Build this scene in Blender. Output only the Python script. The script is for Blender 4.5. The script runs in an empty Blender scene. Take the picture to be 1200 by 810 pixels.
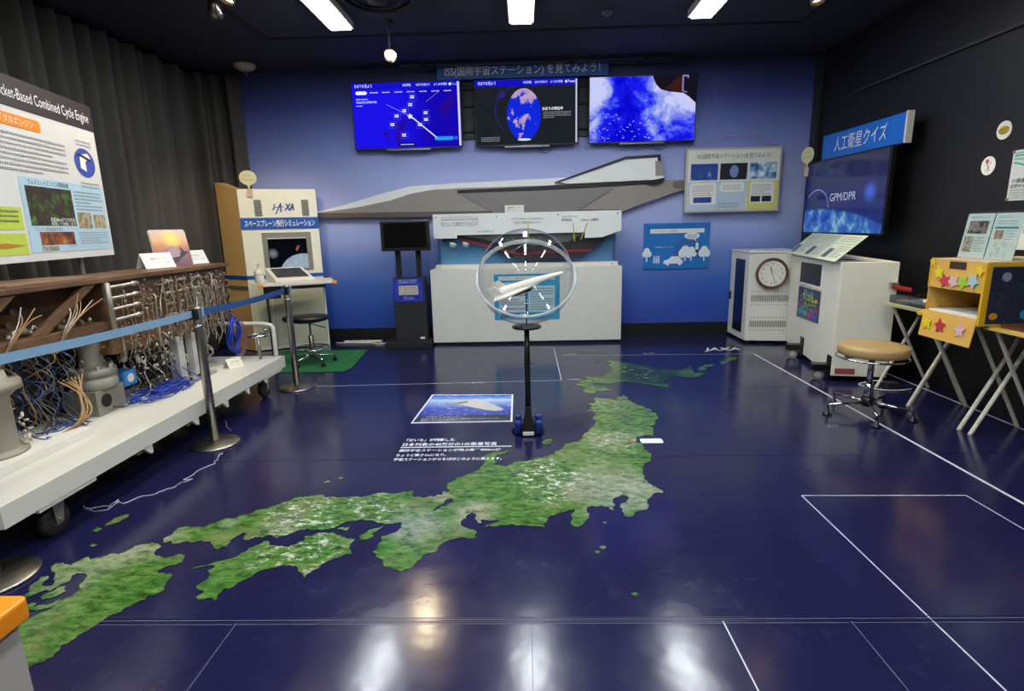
import bpy, math, random
from mathutils import Vector, Matrix, noise
PI = math.pi
SC = bpy.context.scene
C = SC.collection
R = math.radians

# ------------------------------------------------------------------ helpers
def lin(h):
    h = h.lstrip('#')
    v = [int(h[i:i+2], 16) / 255 for i in (0, 2, 4)]
    return tuple([(c / 12.92 if c <= .04045 else ((c + .055) / 1.055) ** 2.4) for c in v] + [1.0])

class NT:
    def __init__(s, name):
        s.m = bpy.data.materials.new(name); s.m.use_nodes = True
        s.t = s.m.node_tree; s.t.nodes.clear()
        s.out = s.n('ShaderNodeOutputMaterial')
    def n(s, typ, **kw):
        x = s.t.nodes.new(typ)
        for k, v in kw.items():
            if k[0] == '_': setattr(x, k[1:], v)
            else: s.set(x, k, v)
        return x
    def set(s, x, k, v):
        k2 = k.replace('__', ' ')
        if k2.isdigit(): k2 = int(k2)
        i = x.inputs[k2]
        if isinstance(v, bpy.types.NodeSocket): s.t.links.new(v, i)
        else: i.default_value = v
    def l(s, a, b): s.t.links.new(a, b)
    def coord(s, out='Object', scale=(1, 1, 1), loc=(0, 0, 0), rot=(0, 0, 0)):
        tc = s.n('ShaderNodeTexCoord'); mp = s.n('ShaderNodeMapping')
        s.l(tc.outputs[out], mp.inputs[0]); mp.inputs['Scale'].default_value = scale
        mp.inputs['Location'].default_value = loc; mp.inputs['Rotation'].default_value = rot
        return mp.outputs[0]
    def noise(s, vec, scale=5, detail=4, rough=.5, dist=0):
        x = s.n('ShaderNodeTexNoise', Vector=vec, Scale=scale, Detail=detail, Roughness=rough, Distortion=dist)
        return x.outputs['Fac']
    def ramp(s, fac, stops):
        r = s.n('ShaderNodeValToRGB'); s.l(fac, r.inputs[0]); e = r.color_ramp.elements
        while len(e) < len(stops): e.new(.5)
        for q, (p, c) in zip(e, stops):
            q.position = p; q.color = lin(c) if isinstance(c, str) else c
        return r.outputs[0]
    def mix(s, fac, a, b):
        x = s.n('ShaderNodeMix', _data_type='RGBA')
        for i, v in ((0, fac), (6, a), (7, b)):
            if isinstance(v, str): v = lin(v)
            if isinstance(v, bpy.types.NodeSocket): s.l(v, x.inputs[i])
            else: x.inputs[i].default_value = v
        return x.outputs[2]
    def math(s, op, a, b=None, c=None):
        x = s.n('ShaderNodeMath', _operation=op)
        for i, v in enumerate((a, b, c)):
            if v is None: continue
            if isinstance(v, bpy.types.NodeSocket): s.l(v, x.inputs[i])
            else: x.inputs[i].default_value = v
        return x.outputs[0]
    def mr(s, v, a, b, c=0, d=1):
        return s.n('ShaderNodeMapRange', Value=v, From__Min=a, From__Max=b, To__Min=c, To__Max=d).outputs[0]
    def bsdf(s, **kw):
        b = s.n('ShaderNodeBsdfPrincipled')
        for k, v in kw.items():
            if isinstance(v, str): v = lin(v)
            s.set(b, k, v)
        s.l(b.outputs[0], s.out.inputs[0]); return b
    def bump(s, b, h, strength=.2, dist=.01):
        x = s.n('ShaderNodeBump', Height=h, Strength=strength, Distance=dist); s.l(x.outputs[0], b.inputs['Normal'])

MATS = {}
def mat(name, col, rough=.5, metal=0.0, vary=.06, vscale=6, coat=0, spec=None, bump=0):
    """plain surface with a gentle procedural variation of tone and roughness"""
    if name in MATS: return MATS[name]
    t = NT(name); v = t.coord('Object')
    f = t.noise(v, vscale, 3)
    c = lin(col)
    a = tuple(min(1, x * (1 - vary)) for x in c[:3]) + (1,)
    b = tuple(min(1, x * (1 + vary)) for x in c[:3]) + (1,)
    cc = t.mix(f, a, b)
    bs = t.bsdf(Base__Color=cc, Roughness=t.mr(f, 0, 1, max(0, rough - .05), min(1, rough + .05)), Metallic=metal)
    if coat: bs.inputs['Coat Weight'].default_value = coat
    if spec is not None: bs.inputs['Specular IOR Level'].default_value = spec
    if bump: t.bump(bs, t.noise(v, 60, 3), bump, .002)
    MATS[name] = t.m; return t.m
def glow(name, col, strength=1.0):
    if name in MATS: return MATS[name]
    t = NT(name); e = t.n('ShaderNodeEmission', Color=lin(col), Strength=strength); t.l(e.outputs[0], t.out.inputs[0])
    MATS[name] = t.m; return t.m

class MB:
    """collects shapes, then builds ONE mesh object"""
    def __init__(s): s.v = []; s.f = []
    def add(s, vs, fs):
        o = len(s.v); s.v += [tuple(p) for p in vs]; s.f += [tuple(i + o for i in f) for f in fs]; return s
    def box(s, x0, x1, y0, y1, z0, z1):
        vs = [(x, y, z) for z in (z0, z1) for y in (y0, y1) for x in (x0, x1)]
        return s.add(vs, [(0, 2, 3, 1), (4, 5, 7, 6), (0, 1, 5, 4), (2, 6, 7, 3), (0, 4, 6, 2), (1, 3, 7, 5)])
    def prism(s, pts, a, b, plane='xz'):
        """polygon pts extruded from a to b along the axis normal to plane"""
        n = len(pts)
        if plane == 'xz': q = lambda p, d: (p[0], d, p[1])
        elif plane == 'xy': q = lambda p, d: (p[0], p[1], d)
        else: q = lambda p, d: (d, p[0], p[1])
        vs = [q(p, a) for p in pts] + [q(p, b) for p in pts]
        fs = [tuple(range(n)), tuple(range(2 * n - 1, n - 1, -1))] + [(i, i + n, (i + 1) % n + n, (i + 1) % n) for i in range(n)]
        return s.add(vs, fs)
    def tube(s, path, r, n=8, closed=False):
        P = [Vector(p) for p in path]; N = len(P)
        rr = r if isinstance(r, (list, tuple)) else [r] * N
        tang = []
        for i in range(N):
            a = P[(i - 1) % N] if (closed or i > 0) else P[i]
            b = P[(i + 1) % N] if (closed or i < N - 1) else P[i]
            d = b - a; tang.append(d.normalized() if d.length > 1e-9 else Vector((0, 0, 1)))
        up = Vector((0, 0, 1)) if abs(tang[0].z) < .9 else Vector((1, 0, 0))
        u = tang[0].cross(up).normalized(); vs = []
        for i in range(N):
            u = (u - tang[i] * u.dot(tang[i])).normalized(); w = tang[i].cross(u)
            for k in range(n):
                a = 2 * PI * k / n; vs.append(P[i] + (u * math.cos(a) + w * math.sin(a)) * rr[i])
        fs = []
        for i in range(N if closed else N - 1):
            j = (i + 1) % N
            for k in range(n):
                l = (k + 1) % n; fs.append((i * n + k, i * n + l, j * n + l, j * n + k))
        if not closed: fs += [tuple(range(n - 1, -1, -1)), tuple((N - 1) * n + k for k in range(n))]
        return s.add(vs, fs)
    def cyl(s, p0, p1, r0, r1=None, n=20):
        return s.tube([p0, p1], [r0, r0 if r1 is None else r1], n)
    def lathe(s, prof, c=(0, 0, 0), n=32, ax=None):
        """profile of (radius, height) turned about the z axis (or ax) through c"""
        M = Matrix.Identity(3) if ax is None else Vector(ax).to_track_quat('Z', 'Y').to_matrix()
        vs = []; N = len(prof)
        for r, h in prof:
            for k in range(n):
                a = 2 * PI * k / n; vs.append(Vector(c) + M @ Vector((r * math.cos(a), r * math.sin(a), h)))
        fs = [(i * n + k, i * n + (k + 1) % n, (i + 1) * n + (k + 1) % n, (i + 1) * n + k) for i in range(N - 1) for k in range(n)]
        if prof[0][0] > 1e-6: fs.append(tuple(range(n - 1, -1, -1)))
        if prof[-1][0] > 1e-6: fs.append(tuple((N - 1) * n + k for k in range(n)))
        return s.add(vs, fs)
    def ball(s, c, r, n=16, sx=1, sy=1, sz=1):
        m = n // 2; vs = []
        for i in range(m + 1):
            t = PI * i / m
            for k in range(n):
                a = 2 * PI * k / n
                vs.append((c[0] + sx * r * math.sin(t) * math.cos(a), c[1] + sy * r * math.sin(t) * math.sin(a), c[2] - sz * r * math.cos(t)))
        fs = [(i * n + k, i * n + (k + 1) % n, (i + 1) * n + (k + 1) % n, (i + 1) * n + k) for i in range(m) for k in range(n)]
        return s.add(vs, fs)
    def quad(s, x0, x1, z0, z1, y=0.0): return s.add([(x0, y, z0), (x1, y, z0), (x1, y, z1), (x0, y, z1)], [(0, 1, 2, 3)])
    def poly(s, pts, y=0.0): return s.add([(p[0], y, p[1]) for p in pts], [tuple(range(len(pts)))])
    def build(s, name, m, parent=None, smooth=False, bevel=0, M=None):
        me = bpy.data.meshes.new(name); me.from_pydata(s.v, [], s.f); me.validate(); me.update()
        import bmesh
        bm = bmesh.new(); bm.from_mesh(me); bmesh.ops.remove_doubles(bm, verts=bm.verts, dist=1e-6)
        bmesh.ops.recalc_face_normals(bm, faces=bm.faces); bm.to_mesh(me); bm.free()
        if smooth:
            for p in me.polygons: p.use_smooth = len(p.vertices) <= 4
        me.materials.append(m)
        o = bpy.data.objects.new(name, me); C.objects.link(o)
        if M is not None: me.transform(M)
        if parent is not None: o.parent = parent
        if bevel:
            b = o.modifiers.new('bevel', 'BEVEL'); b.width = bevel; b.segments = 2; b.limit_method = 'ANGLE'; b.angle_limit = R(50)
        return o

def thing(name, label, cat, loc=(0, 0, 0), rz=0, group=None, rot=None):
    o = bpy.data.objects.new(name, None); C.objects.link(o); o.empty_display_size = .1
    o.location = loc; o.rotation_euler = rot if rot else (0, 0, R(rz)); o['label'] = label; o['category'] = cat
    if group: o['group'] = group
    return o
def tag(o, label, cat, group=None):
    o['label'] = label; o['category'] = cat
    if group: o['group'] = group
    return o
def struct(name, mb, m, **k):
    o = mb.build(name, m, **k); o['kind'] = 'structure'; return o
def stuff(o): o['kind'] = 'stuff'; return o

def letters(name, body, parent, m, x, z, w=None, h=None, y=-.004, ital=0, align='C', flat=False, bold=0, thick=0.0):
    """real lettering: glyph outlines turned into a mesh, fitted to w x h, standing in the xz plane (or lying flat)"""
    cu = bpy.data.curves.new('tmp', 'FONT'); cu.body = body; cu.size = 1; cu.shear = ital; cu.offset = bold; cu.extrude = thick
    cu.resolution_u = 3
    ob = bpy.data.objects.new('tmp', cu); C.objects.link(ob)
    dg = bpy.context.evaluated_depsgraph_get(); dg.update()
    me = bpy.data.meshes.new_from_object(ob.evaluated_get(dg)); bpy.data.objects.remove(ob)
    if not me.vertices: return None
    xs = [v.co.x for v in me.vertices]; ys = [v.co.y for v in me.vertices]
    bw, bh = max(xs) - min(xs), max(ys) - min(ys)
    sz = (h / bh) if h else None; sx = (w / bw) if w else None
    if sx is None: sx = sz
    if sz is None: sz = sx
    ox = {'C': (min(xs) + max(xs)) / 2, 'L': min(xs), 'R': max(xs)}[align]; oz = (min(ys) + max(ys)) / 2
    for v in me.vertices:
        a, b, c = (v.co.x - ox) * sx + x, (v.co.y - oz) * sz + z, v.co.z
        v.co = (a, b, y + c) if flat else (a, y - c, b)
    me.materials.clear(); me.materials.append(m); me.name = name
    o = bpy.data.objects.new(name, me); C.objects.link(o)
    if parent is not None: o.parent = parent
    return o
def textlines(parent, m, x0, x1, z0, z1, n, y=-.003, seed=1, fill=.5, name='text_lines', glyph=None):
    """rows of small print"""
    rnd = random.Random(seed); mb = MB(); dz = (z1 - z0) / n; g = glyph or dz * .6
    for i in range(n):
        zc = z1 - (i + .5) * dz; end = x1 if i % 4 != 3 else x0 + (x1 - x0) * rnd.uniform(.4, .9); x = x0
        while x < end - g * .4:
            a = g * rnd.uniform(.55, .85)
            hh = dz * fill * rnd.uniform(.35, .55)
            mb.quad(x, min(x + a * .8, end), zc - hh, zc - hh * .35, y); mb.quad(x + a * .25, min(x + a * .45, end), zc - hh, zc + hh, y - .0001)
            mb.quad(x, min(x + a * .7, end), zc + hh * .4, zc + hh * .75, y)
            x += a
    return mb.build(name, m, parent)
def rrect(x0, x1, z0, z1, r, n=5):
    pts = []
    for cx, cz, a0 in ((x1 - r, z1 - r, 0), (x0 + r, z1 - r, 90), (x0 + r, z0 + r, 180), (x1 - r, z0 + r, 270)):
        for k in range(n + 1):
            a = R(a0 + 90 * k / n); pts.append((cx + r * math.cos(a), cz + r * math.sin(a)))
    return pts
def ell(cx, cz, rx, rz, n=28): return [(cx + rx * math.cos(2 * PI * k / n), cz + rz * math.sin(2 * PI * k / n)) for k in range(n)]
def star(cx, cz, r, a0=90, k=.5): return [(cx + (r if i % 2 == 0 else r * k) * math.cos(R(a0 + 36 * i)), cz + (r if i % 2 == 0 else r * k) * math.sin(R(a0 + 36 * i))) for i in range(10)]
def smooth_path(P, k=6):
    P = [Vector(p) for p in P]; out = []
    for i in range(len(P) - 1):
        a, b, c, d = P[max(i - 1, 0)], P[i], P[i + 1], P[min(i + 2, len(P) - 1)]
        for j in range(k):
            t = j / k
            out.append(.5 * ((2 * b) + (c - a) * t + (2 * a - 5 * b + 4 * c - d) * t * t + (3 * b - a - 3 * c + d) * t ** 3))
    out.append(P[-1]); return out

# ------------------------------------------------------------------ materials
white_paint = mat('white_paint', '#d9d6ca', .45)
cream = mat('cream_panel', '#ebe8d4', .5)
case_white = mat('case_white', '#d6d5ca', .55)
lightgrey = mat('light_grey', '#b9b7b0', .5)
midgrey = mat('mid_grey', '#8b8884', .5)
black = mat('black_plastic', '#0e0e10', .35)
blackmatte = mat('black_matte', '#121214', .7)
charcoal = mat('charcoal', '#222224', .6)
chrome = mat('chrome', '#c9c9c9', .12, 1.0, vary=.03)
steel = mat('brushed_steel', '#a39f94', .3, 1.0, vary=.1, vscale=20)
pipe_steel = mat('pipe_steel', '#c8bfae', .35, .75, vary=.25, vscale=15)
grime_grey = mat('grey_casting', '#8d887a', .6, .2, vary=.2, vscale=12)
blue_cable = mat('blue_cable', '#1c3aa6', .45)
dark_cable = mat('dark_cable', '#2a2a2e', .5)
tan_cable = mat('tan_cable', '#a37f55', .6)
paper = mat('paper', '#e4e3da', .6)
ink = mat('ink', '#2e2f33', .7)
greyink = mat('grey_ink', '#77797c', .7)
white_ink = mat('white_ink', '#e6e9ee', .5)
blue_sign = mat('blue_sign', '#0c55ad', .4)
orange = mat('orange_trim', '#e8890c', .4)
tan_lit_side = mat('tan_lit_side', '#e8bc78', .55)  # tan panel, with the spotlight's warm orange partly put into its colour
cardboard = mat('cardboard', '#d9aa4e', .75, vary=.1)
cardboard_dk = mat('cardboard_inside', '#b98b52', .75)
yellow_tape = mat('yellow_tape', '#d9a91c', .5)
rubber = mat('rubber', '#1b1b1c', .7)
W1 = glow('screen_white', '#f2f6ff', 1.0)

def mat_floor():
    t = NT('navy_floor'); v = t.coord('Object')
    n1 = t.noise(v, .9, 5, .6); n2 = t.noise(v, 7, 6, .65)
    c = t.mix(n1, '#191739', '#1f1f45')
    c = t.mix(t.mr(n2, .58, .85, 0, .22), c, '#4a4d78')
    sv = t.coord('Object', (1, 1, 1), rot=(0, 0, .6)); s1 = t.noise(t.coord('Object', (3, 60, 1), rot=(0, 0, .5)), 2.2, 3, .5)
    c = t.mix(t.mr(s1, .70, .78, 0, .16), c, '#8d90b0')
    ro = t.math('ADD', t.mr(n2, .3, .8, .13, .20), t.mr(n1, .3, .7, 0, .03))
    b = t.bsdf(Base__Color=c, Roughness=ro, IOR=1.5)
    t.bump(b, t.noise(v, 4, 3, .55), .13, .014)
    return t.m
floor_mat = mat_floor()

def mat_land():
    t = NT('satellite_land'); tc = t.n('ShaderNodeTexCoord').outputs['Object']
    v = t.coord('Object', (1, 1, 1), rot=(0, 0, .55))
    g = t.noise(t.coord('Object', (14, 30, 1), rot=(0, 0, .5)), 1.3, 8, .7)
    big = t.noise(v, 1.7, 5, .55); fine = t.noise(v, 38, 6, .7); med = t.noise(v, 7, 6, .6)
    c = t.mix(t.mr(big, .35, .65), '#4a7a2c', '#66823e')
    c = t.mix(t.mr(med, .45, .68, 0, .75), c, '#357426')
    c = t.mix(t.mr(g, .5, .68, 0, .75), c, '#2c5420')
    c = t.mix(t.mr(fine, .55, .75, 0, .4), c, '#8fa866')
    str_ = t.noise(t.coord('Object', (6, 17, 1), rot=(0, 0, .45)), 1.7, 8, .72)
    c = t.mix(t.mr(str_, .48, .64, 0, .95), c, '#213e16')
    tr2 = t.noise(t.coord('Object', (11, 17, 1), rot=(0, 0, 1.0)), 1.3, 8, .72)
    c = t.mix(t.mr(tr2, .5, .64, 0, .85), c, '#24421c')
    c = t.mix(t.mr(t.noise(v, 3.3, 6, .65), .55, .68, 0, .5), c, '#7d7a52')
    c = t.mix(t.mr(str_, .3, .46, .45, 0), c, '#9aa774')
    def patch(c, x, y, r, col, amt=1.0, edge=.5, tex=None, hi=None, sx=1.0):
        p = t.n('ShaderNodeVectorMath', _operation='MULTIPLY'); t.l(tc, p.inputs[0]); p.inputs[1].default_value = (sx, 1, 0)
        d = t.n('ShaderNodeVectorMath', _operation='DISTANCE'); t.l(p.outputs[0], d.inputs[0]); d.inputs[1].default_value = (x * sx, y, 0)
        dd = t.math('ADD', d.outputs['Value'], t.math('MULTIPLY', t.math('SUBTRACT', med, .5), r * 1.6))
        f = t.mr(dd, r * (1 - edge), r * (1 + edge), amt, 0)
        if tex is not None: f = t.math('MULTIPLY', f, t.mr(tex, hi[0], hi[1]))
        return t.mix(f, c, col)
    for x, y, r, col, amt in ((.49, 2.97, .24, '#aaa69b', .9), (.57, 3.72, .16, '#a5a78c', .6), (.44, 3.3, .2, '#8f9a70', .5), (-.3, 2.69, .12, '#a8a090', .9), (-.59, 2.58, .13, '#9c9c92', .85),
                         (-.50, 2.88, .05, '#a8a090', .7), (-1.92, 2.42, .14, '#a9a58e', .8), (-2.1, 2.22, .16, '#a6a48c', .6), (-1.28, 2.6, .1, '#a8a292', .6), (.7, 4.6, .25, '#8b9266', .4),
                         (-1.6, 2.62, .05, '#a6a392', .6), (.75, 2.95, .12, '#a3a48a', .6), (.33, 2.66, .06, '#a8a892', .4)):
        c = patch(c, x, y, r, col, amt, .5, tr2, (.66, .36))
    for x, y, r, amt in ((.04, 3.25, .14, 1), (.14, 2.92, .13, .95), (-.02, 3.1, .07, .9), (.25, 3.12, .12, .8), (-1.26, 2.75, .16, .9), (-1.2, 2.6, .12, .8), (-.82, 2.72, .12, .7),
                      (-1.1, 2.4, .22, .7), (1.12, 5.5, .2, .8), (.75, 5.75, .2, .7), (.5, 4.5, .3, .3), (.6, 3.7, .2, .6), (-.58, 2.95, .06, .8), (-.95, 2.85, .1, .7)):
        c = patch(c, x, y, r, '#e6e4d8', amt, .5, t.noise(t.coord('Object', (13, 22, 1), rot=(0, 0, 1.2)), 1.2, 8, .74), (.52, .62))
    c = patch(c, 1.25, 5.42, .42, '#11281a', .95, .35, t.noise(v, 14, 6, .7), (.3, .5))
    c = patch(c, .73, 3.68, .018, '#d0562e', 1, .3)
    b = t.bsdf(Base__Color=c, Roughness=.16, IOR=1.45)
    return t.m
land_mat = mat_land()

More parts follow.
